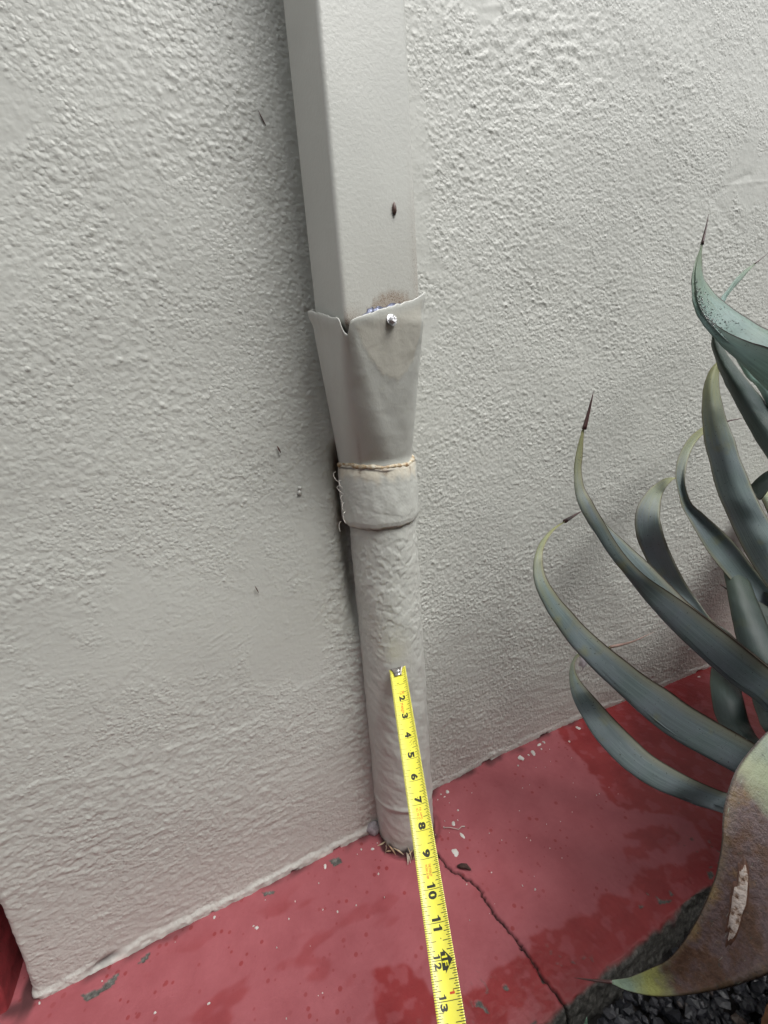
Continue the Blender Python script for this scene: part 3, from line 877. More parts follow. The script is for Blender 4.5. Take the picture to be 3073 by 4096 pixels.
    nb = bump(nt, noise(nt, 70, 4, 0.6, co).outputs['Fac'], 0.2, 0.003, None)
    # gauze weave showing through on the left flank
    mp = N(nt, 'ShaderNodeMapping'); nt.links.new(co, mp.inputs['Vector'])
    wv = N(nt, 'ShaderNodeTexWave', wave_type='BANDS', bands_direction='DIAGONAL'); wv.inputs['Scale'].default_value = 120; wv.inputs['Distortion'].default_value = 2.0
    nt.links.new(mp.outputs[0], wv.inputs['Vector'])
    bump(nt, wv.outputs['Fac'], 0.05, 0.0006, b, nb)
    n = 240; rows = 90
    zc0, zc1 = 0.572, 0.658
    ang = np.arange(n) / n * 2 * math.pi
    P = np.zeros((rows, n, 3)); A = np.zeros((rows, n, 4)); A[..., 3] = 1
    ztop_c = zc1 + 0.0030 * np.sin(ang * 2 + 1.2) + 0.0020 * fbm(ang * 1.7, ang * 0 + 0.5, 25, 2)
    zbot_c = zc0 + 0.003 * np.sin(ang + 0.4) + 0.0015 * fbm(ang * 3, ang * 0, 26, 2)
    prof_s = [(0.0, 0.0485), (0.02, 0.0522), (0.06, 0.0552), (0.13, 0.0566), (0.30, 0.0567), (0.65, 0.0563), (0.86, 0.0556), (0.95, 0.0546), (0.99, 0.0532), (1.0, 0.0512)]
    for i in range(rows):
        s = i / (rows - 1)
        r = np.interp(s, [p[0] for p in prof_s], [p[1] for p in prof_s])
        z = zbot_c + (ztop_c - zbot_c) * s
        hh = 0.0007 * fbm(ang * 3.5, np.full(n, s * 3), 27, 2) + 0.00022 * fbm(ang * 20, np.full(n, s * 16), 28, 2)
        wl = (s - 0.66) - 0.10 * np.sin(ang * 1.0 + 2.2) - 0.12 * fbm(ang * 1.8, np.full(n, 3.5), 29, 2)
        hh += 0.0003 * sstep(-0.04, 0.04, wl)
        wl2 = (s - 0.30) + 0.16 * np.sin(ang * 1.3 + 0.6)
        hh += 0.00035 * sstep(-0.03, 0.03, wl2)
        P[i, :, 0] = pc[0] + 0.0015 + (r + hh) * np.cos(ang); P[i, :, 1] = pc[1] + (r + hh) * np.sin(ang); P[i, :, 2] = z
        A[i, :, 1] = 0.9 * sstep(0.72, 0.95, s + 0.12 * perlin(ang * 5, np.full(n, s * 4), 31)) 
        A[i, :, 0] = 0.8 * sstep(0.88, 0.99, s + 0.12 * perlin(ang * 7, np.full(n, s * 3), 32)) * sstep(0.0, 0.4, perlin(ang * 3, np.full(n, 9.0), 33) + 0.15)
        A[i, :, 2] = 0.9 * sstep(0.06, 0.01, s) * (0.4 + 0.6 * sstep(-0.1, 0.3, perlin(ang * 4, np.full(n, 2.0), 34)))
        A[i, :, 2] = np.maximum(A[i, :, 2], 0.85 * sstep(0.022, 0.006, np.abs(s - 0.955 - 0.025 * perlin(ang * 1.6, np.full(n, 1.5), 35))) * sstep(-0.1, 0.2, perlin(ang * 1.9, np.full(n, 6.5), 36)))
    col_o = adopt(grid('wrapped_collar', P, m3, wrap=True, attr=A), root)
    col_o['label'] = 'bandaged collar with yellowed cracked sealant on top'

    # --- crusty sealant bead round the spigot
    ms, nt, b = new_mat('yellowed_sealant')
    co = obj_coord(nt)
    cs = ramp(nt, noise(nt, 130, 5, 0.65, co).outputs['Fac'], [(0.30, (0.20, 0.10, 0.045)), (0.44, (0.36, 0.26, 0.15)), (0.58, (0.54, 0.48, 0.36)), (0.78, (0.62, 0.60, 0.52))])
    setc(b, nt, cs); b.inputs['Roughness'].default_value = 0.6
    bump(nt, noise(nt, 260, 4, 0.7, co).outputs['Fac'], 0.6, 0.0015, b)
    n2, m2_ = 200, 12
    P = np.zeros((n2, m2_, 3))
    for i in range(n2):
        a = 2 * math.pi * i / n2
        zt = np.interp(a, ang, ztop_c, period=2 * math.pi)
        rm = 0.0038 * (0.75 + 0.5 * float(fbm(np.array(math.cos(a) * 3 + 7), np.array(math.sin(a) * 3), 61, 3)))
        for k in range(m2_):
            t_ = 2 * math.pi * k / m2_
            R_m = 0.0520 + rm * math.cos(t_)
            P[i, k] = (pc[0] + 0.0008 + R_m * math.cos(a), pc[1] + R_m * math.sin(a), zt + rm * 0.95 * math.sin(t_) - 0.0002)
    P = np.concatenate([P, P[:1]])
    so = adopt(grid('sealant_bead', P, ms, wrap=True), root)
    so['label'] = 'crusty yellowed sealant bead on top of the collar'

    # --- lumpy standpipe
    m4, nt, b, co = painted('standpipe_paint', 0.45)
    bump(nt, noise(nt, 380, 3, 0.6, co).outputs['Fac'], 0.25, 0.0008, b)
    n = 300
    zs = np.arange(-0.045, 0.600, 0.0017)
    ang = np.arange(n) / n * 2 * math.pi
    TH, ZZ = np.meshgrid(ang, zs)
    r = 0.0492 + 0.0020 * sstep(0.55, 0.0, ZZ)
    ux = np.cos(TH) * 0.05; uy = np.sin(TH) * 0.05
    s1 = TH * 0.05
    # broken paint plates, strongest under the collar, slanting drips lower down
    plates = fbm(s1 * 95 + 0.5 * perlin(s1 * 40, ZZ * 40, 51), (ZZ + 0.1 * s1) * 105, 52, 3, 0.55)
    upz = sstep(0.30, 0.42, ZZ) * sstep(0.585, 0.54, ZZ)
    step = sstep(-0.05, 0.04, fbm(s1 * 34 + 4, (ZZ + 0.12 * s1) * 38, 53, 3, 0.7)) + 0.5 * sstep(-0.04, 0.04, fbm(s1 * 60 + 9, (ZZ - 0.2 * s1) * 66, 59, 2, 0.7))
    hh = upz * (0.00035 * plates + 0.00060 * step) + (1 - upz) * (0.0007 * fbm(s1 * 40, (ZZ + 0.5 * s1) * 55, 54, 2) + 0.00022 * plates)
    hh += 0.0010 * fbm(s1 * 16, ZZ * 14, 55, 2)
    # smooth band just under the collar, welted joint near the foot
    hh += 0.0016 * np.exp(-((ZZ - 0.085 - 0.004 * np.sin(TH * 2)) / 0.004) ** 2) - 0.0012 * sstep(0.085, 0.078, ZZ)
    smooth_face = np.exp(-(((TH - 4.55) / 0.30) ** 2)) * np.exp(-((ZZ - 0.375) / 0.03) ** 2)
    hh *= (1 - 0.75 * smooth_face)
    rr = r + hh
    P = np.stack([0.0630 + rr * np.cos(TH), -0.0155 + rr * np.sin(TH), ZZ], -1)
    A = np.zeros(P.shape[:2] + (4,)); A[..., 3] = 1
    A[..., 1] = 0.30 * smooth_face
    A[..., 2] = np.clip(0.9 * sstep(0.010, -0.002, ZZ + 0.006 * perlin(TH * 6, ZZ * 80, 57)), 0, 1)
    A[..., 0] = 0.5 * sstep(0.05, 0.0, ZZ) * np.clip(0.5 + fbm(s1 * 70, ZZ * 70, 58, 2), 0, 1)
    st = adopt(grid('standpipe', P, m4, wrap=True, attr=A), root)
    st['label'] = 'round standpipe thick with lumpy grey paint'

    # --- curled paint flakes hanging off the back of the collar
    rng = np.random.RandomState(2)
    m5 = simple_mat('paint_flake', (0.50, 0.48, 0.44), 0.5, var=0.25, vscale=200, bmp=0.4, bscale=400)
    for i in range(7):
        z = 0.585 + i * 0.0115 + rng.uniform(-0.004, 0.004)
        x = pc[0] - 0.0600 + rng.uniform(-0.006, 0.003); y = -0.030 + rng.uniform(-0.012, 0.008)
        L, Wd = rng.uniform(0.008, 0.016), rng.uniform(0.003, 0.006)
        g = np.zeros((7, 4, 3))
        bend = rng.uniform(0.6, 2.2)
        for a in range(7):
            t_ = a / 6
            for c in range(4):
                w_ = (c / 3 - 0.5) * Wd * (1 - 0.6 * t_) * (1 + 0.3 * rng.normal())
                g[a, c] = (x - 0.004 * math.sin(bend * t_ * 2) + w_ * 0.5, y - 0.003 * t_ + w_ * 0.8, z - L * t_ + 0.002 * math.sin(5 * t_))
        o = grid('paint_flake', g, m5, col_o)
        o.modifiers.new('solid', 'SOLIDIFY').thickness = 0.0006
    return root

downpipe = make_downpipe()

# ================================================================== TAPE MEASURE
def make_tape():
    IN = 0.0246
    d = Vector((-0.30134821, -0.86040741, -0.41089441)).normalized()
    T0 = Vector((0.04410, -0.07368, 0.35683)) - d * IN * 0.18
    h = d.cross(Vector((0, 0, 1))).normalized()
    if h.x < 0: h = -h
    nn = h.cross(d)
    if nn.z < 0: nn = -nn
    ph = math.radians(16)
    w = h * math.cos(ph) + nn * math.sin(ph)
    nn = w.cross(d)
    if nn.z < 0: nn = -nn
    SAG = 0.0036
    L_END = 33.4

    def at(s, v, lift=0.0):
        """s inches along the blade, v -0.5..0.5 across, concave side up"""
        flat = 0.62 + 0.38 * min(1.0, s / 2.0)
        sag = SAG * flat
        c = T0 + d * (IN * s) + w * (IN * v)
        return c + nn * (sag * (4 * v * v) - sag * 0.5 + lift)

    root = thing('tape_measure', 'yellow steel tape measure blade hooked against the standpipe', 'tape measure', tuple(at(L_END, 0)))

    # blade
    m_y, nt, b = new_mat('yellow_blade')
    co = obj_coord(nt)
    setc(b, nt, ramp(nt, noise(nt, 60, 4, 0.6, co).outputs['Fac'], [(0.25, (0.86, 0.80, 0.075)), (0.7, (0.92, 0.87, 0.115))]))
    b.inputs['Roughness'].default_value = 0.36
    b.inputs['Coat Weight'].default_value = 0.25
    ss = np.concatenate([np.arange(0, 16, 0.125), np.arange(16, L_END + 0.4, 0.5)])
    vs = np.linspace(-0.5, 0.5, 13)
    up = np.array([[at(s, v) for v in vs] for s in ss])
    dn = np.array([[at(s, v, -0.00022) for v in vs[::-1]] for s in ss])
    blade = adopt(grid('blade', np.concatenate([up, dn], 1), m_y, wrap=True), root)

    m_k = simple_mat('black_print', (0.028, 0.030, 0.018), 0.5)
    m_r = simple_mat('red_print', (0.62, 0.075, 0.03), 0.5)
    m_yt = simple_mat('yellow_knockout', (0.84, 0.79, 0.05), 0.4)

    # graduations
    V, Fc = [], []
    def strip(s, v0, v1, th):
        k = max(2, int(abs(v1 - v0) / 0.08) + 1)
        i0 = len(V)
        for a in range(k + 1):
            v = v0 + (v1 - v0) * a / k
            V.append(at(s - th / 2, v, 0.00006)); V.append(at(s + th / 2, v, 0.00006))
            if a: Fc.append((i0 + 2 * a - 2, i0 + 2 * a - 1, i0 + 2 * a + 1, i0 + 2 * a))
    for i in range(1, int(19 * 32)):
        s = i / 32
        if i % 32 == 0:
            strip(s, -0.5, 0.5, 0.020)
            continue
        if i % 16 == 0: l, t = 0.36, 0.020
        elif i % 8 == 0: l, t = 0.27, 0.020
        elif i % 4 == 0: l, t = 0.20, 0.018
        elif i % 2 == 0: l, t = 0.145, 0.017
        else:
            l, t = 0.085, 0.011
            if s > 9: continue
        if i % 2 == 0 or s < 9:
            strip(s, -0.5, -0.5 + l, t)
        if i % 2 == 0:
            strip(s, 0.5, 0.5 - l * 1.02, t * 1.15)
    gm = mesh('graduation_marks', V, Fc, m_k, blade)
    tag(gm, 'fine black graduation marks along both blade edges', kind='stuff')

    # lettering from the built-in font, laid onto the curved blade
    dg = bpy.context.evaluated_depsgraph_get
    def glyphs(text, bold=0.0, space=1.0):
        cu = bpy.data.curves.new('lettering_source', 'FONT')
        cu.body = text; cu.size = 1.0; cu.offset = bold; cu.space_character = space
        cu.resolution_u = 3
        ob = bpy.data.objects.new('lettering_source', cu)
        COL.objects.link(ob)
        bpy.context.view_layer.update()
        me = bpy.data.meshes.new_from_object(ob.evaluated_get(dg()))
        vs_ = [tuple(v.co) for v in me.vertices]; fs_ = [tuple(p.vertices) for p in me.polygons]
        bpy.data.objects.remove(ob); bpy.data.meshes.remove(me); bpy.data.curves.remove(cu)
        a = np.array(vs_)
        a[:, :2] -= a[:, :2].min(0)
        return a, fs_
    def text(name, body, s0, v0, length, height, mat, bold=0.0, lift=0.00007, parent=blade, space=1.0):
        """glyph box from s0 running towards the holder for length inches, foot of the letters at v0"""
        if body == '1':                                  # heavy gothic one with a flag
            a = np.array([(0, 0.70, 0), (0.02, 0.80, 0), (0.20, 0.86, 0), (0.27, 1.0, 0), (0.50, 1.0, 0), (0.50, 0, 0), (0.25, 0, 0), (0.25, 0.70, 0)])
            fs_ = [(0, 7, 2, 1), (2, 7, 4, 3), (7, 6, 5, 4)]
        else:
            a, fs_ = glyphs(body, bold, space)
        mx = a[:, :2].max(0)
        if length is None:
            length = mx[0] / mx[1] * height * 0.92
        vv = [at(s0 + p[0] / mx[0] * length, v0 + p[1] / mx[1] * height, lift) for p in a]
        # make sure that faces look at the reader
        n0 = (vv[fs_[0][1]] - vv[fs_[0][0]]).cross(vv[fs_[0][2]] - vv[fs_[0][1]])
        if n0.dot(nn) < 0: fs_ = [f[::-1] for f in fs_]
        o = mesh(name, vv, fs_, mat, parent, smooth=False)
        return o
    text('numeral', '1', 0.86, -0.20, 0.06, 0.16, m_k, 0.0)
    text('numeral', '1', 0.84, 0.22, 0.07, 0.15, m_k, 0.02)
    for n_ in range(2, 10):
        text('numeral', str(n_), n_ - 0.32, -0.17, 0.285, 0.345, m_k, 0.055)
    for n_, v0 in ((10, -0.18), (11, -0.18), (12, -0.33), (13, -0.33), (14, -0.18), (15, -0.18)):
        hgt = 0.36 if n_ not in (12, 13) else 0.26
        wd = hgt * 0.72
        t1, t2 = str(n_)[0], str(n_)[1]
        text('numeral', t1, n_ - 0.05 - hgt * 0.46, v0, hgt * 0.46, hgt, m_k, 0.045)
        text('numeral', t2, n_ + 0.05, v0, wd if t2 != '1' else hgt * 0.46, hgt, m_k, 0.05)
    # red print
    text('maker_name', 'STANLEY', 2.07, -0.15, 0.60, 0.145, m_r, 0.03)
    text('maker_name', 'o', 2.70, -0.14, 0.045, 0.05, m_r, 0.0)
    text('approval_print', "P.R. APP'D", 7.12, -0.02, 0.46, 0.11, m_r, 0.01)
    text('approval_print', 'NO. 330 TC', 7.12, -0.16, 0.46, 0.11, m_r, 0.01)
    text('copyright_print', 'THE STANLEY', 9.18, 0.0, 0.42, 0.11, m_r, 0.015)
    text('copyright_print', 'WORKS \u00a91989', 9.18, -0.14, 0.48, 0.11, m_r, 0.015)
    text('foot_print', '1', 12.74, 0.08, 0.12, 0.19, m_r, 0.04)
    # small boxed emblem before the 2
    V, Fc = [], []
    def bar(s0, s1, v0, v1):
        i0 = len(V)
        for s, v in ((s0, v0), (s1, v0), (s1, v1), (s0, v1)): V.append(at(s, v, 0.00007))
        Fc.append((i0, i0 + 1, i0 + 2, i0 + 3))
    for q in ((1.42, 1.60, -0.10, -0.08), (1.42, 1.60, 0.13, 0.15), (1.42, 1.435, -0.08, 0.13), (1.585, 1.60, -0.08, 0.13), (1.46, 1.56, 0.075, 0.095), (1.46, 1.56, 0.035, 0.052), (1.49, 1.505, 0.052, 0.075), (1.49, 1.505, 0.095, 0.12), (1.51, 1.565, -0.055, -0.04), (1.51, 1.565, -0.02, -0.005), (1.51, 1.525, -0.04, -0.02)):
        bar(*q)
    mesh('boxed_emblem', V, Fc, m_r, blade, smooth=False)
    # one-foot arrow, black with yellow figures
    pts = [(11.70, 0.04), (11.79, 0.07), (11.79, -0.05), (12.27, -0.05), (12.27, 0.07), (12.36, 0.04), (12.02, 0.40)]
    V = [at(s, v, 0.00009) for s, v in pts] + [at(12.02, 0.0, 0.00009)]
    Fc = [(2, 3, 4, 7, 1), (0, 1, 7, 6), (7, 4, 5, 6)]
    arrow = mesh('foot_arrow', V, Fc, m_k, blade, smooth=False)
    arrow['label'] = 'black one foot arrow printed on the yellow blade'
    text('arrow_figure', '1', 11.85, -0.01, 0.11, 0.22, m_yt, 0.0, 0.0011, parent=arrow)
    text('arrow_figure', 'F', 12.03, -0.01, 0.14, 0.22, m_yt, 0.02, 0.0011, parent=arrow)
    # scuffs by the 4
    V, Fc = [], []
    rng = np.random.RandomState(5)
    for i in range(24):
        s = 4.10 + 0.26 * rng.rand(); v = 0.06 + 0.30 * rng.rand() - (s - 4.1) * 0.5
        l = 0.02 + 0.03 * rng.rand()
        i0 = len(V)
        for a, c in ((0, 0), (l, -0.01), (l, 0.005), (0.003, 0.012)): V.append(at(s + a, v + c + a * 0.4, 0.00006))
        Fc.append((i0, i0 + 1, i0 + 2, i0 + 3))
    for s, v in ((4.62, 0.0), (11.44, 0.06), (6.70, 0.0), (5.18, 0.32)):
        i0 = len(V)
        for a in range(6): V.append(at(s + 0.02 * math.cos(a), v + 0.02 * math.sin(a * 1.047), 0.00006))
        Fc.append(tuple(range(i0, i0 + 6)))
    tag(mesh('scuff_marks', V, Fc, m_k, blade, smooth=False), kind='stuff')

    # hook: trapezoid plate with two rivets and a down-turned lip
    m_s = simple_mat('hook_steel', (0.30, 0.28, 0.26), 0.38, 0.95, var=0.3, vscale=200, bmp=0.25, bscale=300)
    rows_s = [-0.02, 0.0, 0.08, 0.22, 0.34, 0.44, 0.475]
    half = [0.40, 0.38, 0.33, 0.255, 0.225, 0.215, 0.18]
    g = np.array([[at(s, -0.02 + hw * t, 0.00075 + (0.0006 if abs(t) < 0.99 else 0)) for t in np.linspace(-1, 1, 9)] for s, hw in zip(rows_s, half)])
    hook = adopt(grid('hook', g, m_s), root)
    hook.modifiers.new('solid', 'SOLIDIFY').thickness = 0.0011
    lip = np.array([[at(-0.02 - 0.012 * k, -0.02 + 0.40 * t * (1 - 0.05 * k), 0.00075 - 0.0022 * k) for t in np.linspace(-1, 1, 9)] for k in range(5)])
    lo = grid('hook_lip', lip, m_s, hook)
    lo.modifiers.new('solid', 'SOLIDIFY').thickness = 0.0009
    m_rv = simple_mat('rivet_steel', (0.62, 0.61, 0.60), 0.22, 0.95)
    for s in (0.14, 0.36):
        V, Fc = [], []
        cpos = at(s, -0.02, 0.0016)
        for i, (r, z) in enumerate(((0.0033, -0.0008), (0.0033, 0.0003), (0.0027, 0.0010), (0.0014, 0.0013), (0.0002, 0.00135))):
            for a in range(16):
                thh = 2 * math.pi * a / 16
                V.append(cpos + w * (r * math.cos(thh)) + d * (r * math.sin(thh)) + nn * z)
        for i in range(4):
            for a in range(16):
                a2 = (a + 1) % 16
                Fc.append((i * 16 + a, i * 16 + a2, (i + 1) * 16 + a2, (i + 1) * 16 + a))
        mesh('rivet', V, Fc, m_rv, hook)

    # case resting on the ground at the far end of the blade
    m_c = simple_mat('case_plastic', (0.75, 0.58, 0.03), 0.45, bmp=0.2, bscale=300)
    c0 = at(L_END, 0)
    dirh = Vector((d.x, d.y, 0)).normalized(); sdh = Vector((w.x, w.y, 0)).normalized()
    outline = [(0, 0.0), (0.075, 0.0), (0.082, 0.02), (0.078, 0.05), (0.06, 0.066), (0.03, 0.068), (0.008, 0.058), (0.0, 0.035)]
    V, Fc = [], []
    zg = -0.047
    for sgn in (-1, 1):
        for (a, z) in outline: V.append(Vector((c0.x, c0.y, zg)) + dirh * a + Vector((0, 0, z)) + sdh * (0.019 * sgn))
    k = len(outline)
    Fc = [tuple(range(k)), tuple(range(2 * k - 1, k - 1, -1))] + [(i, i + k, (i + 1) % k + k, (i + 1) % k) for i in range(k)]
    case = adopt(mesh('case', V, Fc, m_c, smooth=False), root)
    bv = case.modifiers.new('bevel', 'BEVEL'); bv.width = 0.004; bv.segments = 3
    return root

tape = make_tape()

# ================================================================== AGAVE
LEAVES = {}
LEAVES['l2'] = [
    [(0.3494, -0.1200, 0.6800), (0.3458, -0.1184, 0.6781), (0.3532, -0.1156, 0.6805)],
    [(0.3425, -0.1250, 0.6459), (0.3341, -0.1203, 0.6465), (0.3498, -0.1139, 0.6466)],
    [(0.3356, -0.1300, 0.6229), (0.3257, -0.1250, 0.6214), (0.3443, -0.1172, 0.6227)],
    [(0.3308, -0.1400, 0.6003), (0.3178, -0.1348, 0.5948), (0.3435, -0.1244, 0.5986)],
    [(0.3325, -0.1550, 0.5780), (0.3148, -0.1490, 0.5687), (0.3524, -0.1362, 0.5738)],
    [(0.3492, -0.1700, 0.5366), (0.3306, -0.1589, 0.5375), (0.3715, -0.1483, 0.5380)],
    [(0.3691, -0.1850, 0.4977), (0.3500, -0.1704, 0.5021), (0.3980, -0.1671, 0.5043)],
    [(0.3935, -0.2000, 0.4666), (0.3716, -0.1805, 0.4698), (0.4242, -0.1833, 0.4739)],
    [(0.4286, -0.2150, 0.4372), (0.4001, -0.1916, 0.4295), (0.4562, -0.1978, 0.4373)],
    [(0.4556, -0.2350, 0.4116), (0.4224, -0.2119, 0.3924), (0.4805, -0.2206, 0.4023)],
    [(0.4923, -0.2650, 0.3721), (0.4553, -0.2419, 0.3445), (0.5177, -0.2533, 0.3610)],
    [(0.5437, -0.2950, 0.3190), (0.5058, -0.2714, 0.2887), (0.5699, -0.2847, 0.3079)],
    [(0.5748, -0.3200, 0.2811), (0.5389, -0.3038, 0.2492), (0.6020, -0.3103, 0.2711)],
]
LEAVES['l3'] = [
    [(0.3190, -0.1200, 0.5455), (0.3153, -0.1183, 0.5448), (0.3221, -0.1162, 0.5439)],
    [(0.2826, -0.1350, 0.5436), (0.2768, -0.1322, 0.5436), (0.2876, -0.1286, 0.5410)],
    [(0.2517, -0.1500, 0.5373), (0.2421, -0.1468, 0.5350), (0.2597, -0.1397, 0.5323)],
    [(0.2288, -0.1650, 0.5267), (0.2168, -0.1619, 0.5230), (0.2386, -0.1522, 0.5197)],
    [(0.2211, -0.1750, 0.5102), (0.2061, -0.1713, 0.5061), (0.2332, -0.1592, 0.5008)],
    [(0.2202, -0.1850, 0.4948), (0.2017, -0.1821, 0.4877), (0.2352, -0.1662, 0.4819)],
    [(0.2276, -0.1950, 0.4754), (0.2065, -0.1929, 0.4652), (0.2442, -0.1751, 0.4597)],
    [(0.2388, -0.2050, 0.4571), (0.2152, -0.2041, 0.4420), (0.2553, -0.1862, 0.4396)],
    [(0.2560, -0.2150, 0.4328), (0.2298, -0.2138, 0.4150), (0.2721, -0.1971, 0.4139)],
    [(0.2736, -0.2270, 0.4112), (0.2455, -0.2261, 0.3911), (0.2897, -0.2102, 0.3911)],
    [(0.3006, -0.2390, 0.3841), (0.2690, -0.2359, 0.3615), (0.3164, -0.2230, 0.3628)],
    [(0.3321, -0.2510, 0.3535), (0.2973, -0.2454, 0.3290), (0.3477, -0.2357, 0.3312)],
    [(0.3646, -0.2630, 0.3266), (0.3253, -0.2583, 0.2956), (0.3797, -0.2490, 0.3025)],
    [(0.3916, -0.2750, 0.3012), (0.3508, -0.2687, 0.2693), (0.4066, -0.2617, 0.2765)],
    [(0.4246, -0.2900, 0.2749), (0.3826, -0.2821, 0.2419), (0.4397, -0.2774, 0.2498)],
    [(0.4499, -0.3050, 0.2554), (0.4092, -0.2981, 0.2227), (0.4655, -0.2936, 0.2302)],
    [(0.4755, -0.3200, 0.2357), (0.4366, -0.3177, 0.2023), (0.4917, -0.3104, 0.2101)],
    [(0.5227, -0.3350, 0.1978), (0.4846, -0.3294, 0.1664), (0.5392, -0.3258, 0.1725)],
]
LEAVES['l4'] = [
    [(0.5777, -0.0200, 0.1953), (0.5734, -0.0199, 0.1911), (0.5789, -0.0181, 0.1922)],
    [(0.4838, -0.0500, 0.2301), (0.4784, -0.0513, 0.2242), (0.4858, -0.0476, 0.2256)],
    [(0.4079, -0.0850, 0.2670), (0.4070, -0.0822, 0.2704), (0.4100, -0.0822, 0.2661)],
    [(0.3534, -0.1200, 0.2950), (0.3493, -0.1164, 0.2957), (0.3552, -0.1164, 0.2927)],
    [(0.3162, -0.1500, 0.3116), (0.3074, -0.1473, 0.3076), (0.3189, -0.1446, 0.3057)],
    [(0.2951, -0.1750, 0.3172), (0.2800, -0.1722, 0.3093), (0.3001, -0.1662, 0.3063)],
    [(0.2900, -0.1950, 0.3126), (0.2673, -0.1906, 0.3007), (0.2968, -0.1827, 0.2964)],
    [(0.2975, -0.2100, 0.2970), (0.2697, -0.2050, 0.2806), (0.3029, -0.1980, 0.2790)],
    [(0.3041, -0.2300, 0.2810), (0.2722, -0.2241, 0.2612), (0.3083, -0.2183, 0.2615)],
    [(0.3161, -0.2500, 0.2611), (0.2819, -0.2416, 0.2408), (0.3198, -0.2383, 0.2411)],
    [(0.3265, -0.2700, 0.2453), (0.2928, -0.2606, 0.2257), (0.3305, -0.2587, 0.2252)],
    [(0.3414, -0.2900, 0.2332), (0.3072, -0.2794, 0.2132), (0.3455, -0.2790, 0.2129)],
    [(0.3576, -0.3100, 0.2237), (0.3253, -0.2987, 0.2048), (0.3625, -0.2994, 0.2037)],
    [(0.3866, -0.3250, 0.2057), (0.3546, -0.3116, 0.1869), (0.3919, -0.3145, 0.1857)],
    [(0.3986, -0.3350, 0.2017), (0.3706, -0.3269, 0.1837), (0.4053, -0.3264, 0.1820)],
    [(0.4071, -0.3600, 0.2075), (0.3835, -0.3571, 0.1910), (0.4153, -0.3536, 0.1884)],
]
LEAVES['l5'] = [
    [(0.7135, -0.0500, 0.5427), (0.7155, -0.0502, 0.5437), (0.7154, -0.0515, 0.5451)],
    [(0.6545, -0.0600, 0.5599), (0.6611, -0.0621, 0.5581), (0.6609, -0.0682, 0.5577)],
    [(0.6079, -0.0700, 0.5588), (0.6168, -0.0725, 0.5531), (0.6156, -0.0812, 0.5497)],
    [(0.5672, -0.0780, 0.5493), (0.5819, -0.0819, 0.5399), (0.5800, -0.0962, 0.5348)],
    [(0.5345, -0.0850, 0.5317), (0.5522, -0.0938, 0.5214), (0.5530, -0.1131, 0.5160)],
    [(0.5199, -0.0900, 0.5087), (0.5400, -0.1010, 0.5019), (0.5432, -0.1224, 0.5006)],
    [(0.5193, -0.0950, 0.4792), (0.5408, -0.1068, 0.4758), (0.5455, -0.1286, 0.4784)],
    [(0.5316, -0.1000, 0.4466), (0.5532, -0.1117, 0.4445), (0.5581, -0.1332, 0.4489)],
    [(0.5445, -0.1100, 0.4157), (0.5655, -0.1214, 0.4133), (0.5697, -0.1422, 0.4180)],
    [(0.5591, -0.1250, 0.3854), (0.5785, -0.1347, 0.3827), (0.5813, -0.1535, 0.3876)],
    [(0.5651, -0.1500, 0.3601), (0.5828, -0.1568, 0.3582), (0.5840, -0.1723, 0.3643)],
    [(0.5593, -0.1900, 0.3391), (0.5738, -0.1939, 0.3366), (0.5730, -0.2052, 0.3422)],
    [(0.5300, -0.2500, 0.3346), (0.5414, -0.2524, 0.3335), (0.5406, -0.2602, 0.3392)],
]
LEAVES['l6'] = [
    [(0.7639, -0.0620, 0.6521), (0.7694, -0.0619, 0.6502), (0.7683, -0.0654, 0.6488)],
    [(0.7319, -0.0670, 0.6496), (0.7408, -0.0651, 0.6434), (0.7376, -0.0698, 0.6384)],
    [(0.6824, -0.0770, 0.6388), (0.6948, -0.0747, 0.6307), (0.6907, -0.0816, 0.6246)],
    [(0.6416, -0.0870, 0.6201), (0.6569, -0.0853, 0.6121), (0.6529, -0.0947, 0.6069)],
    [(0.6131, -0.0970, 0.5993), (0.6307, -0.0953, 0.5909), (0.6263, -0.1064, 0.5863)],
    [(0.6010, -0.1040, 0.5757), (0.6178, -0.1029, 0.5691), (0.6142, -0.1136, 0.5668)],
    [(0.6025, -0.1100, 0.5488), (0.6182, -0.1092, 0.5436), (0.6151, -0.1192, 0.5428)],
    [(0.6077, -0.1170, 0.5186), (0.6258, -0.1154, 0.5181), (0.6231, -0.1253, 0.5232)],
    [(0.6220, -0.1270, 0.4872), (0.6489, -0.1228, 0.4900), (0.6448, -0.1352, 0.5018)],
    [(0.6493, -0.1420, 0.4366), (0.6796, -0.1396, 0.4464), (0.6786, -0.1526, 0.4665)],
    [(0.6641, -0.1570, 0.4068), (0.6955, -0.1554, 0.4179), (0.6955, -0.1684, 0.4402)],
    [(0.6841, -0.1720, 0.3746), (0.7155, -0.1709, 0.3840), (0.7154, -0.1837, 0.4055)],
    [(0.6999, -0.1920, 0.3381), (0.7319, -0.1895, 0.3497), (0.7325, -0.1999, 0.3746)],
    [(0.7012, -0.2270, 0.3026), (0.7334, -0.2223, 0.3148), (0.7340, -0.2294, 0.3416)],
    [(0.6670, -0.2720, 0.2905), (0.6983, -0.2679, 0.2994), (0.6983, -0.2744, 0.3238)],
]
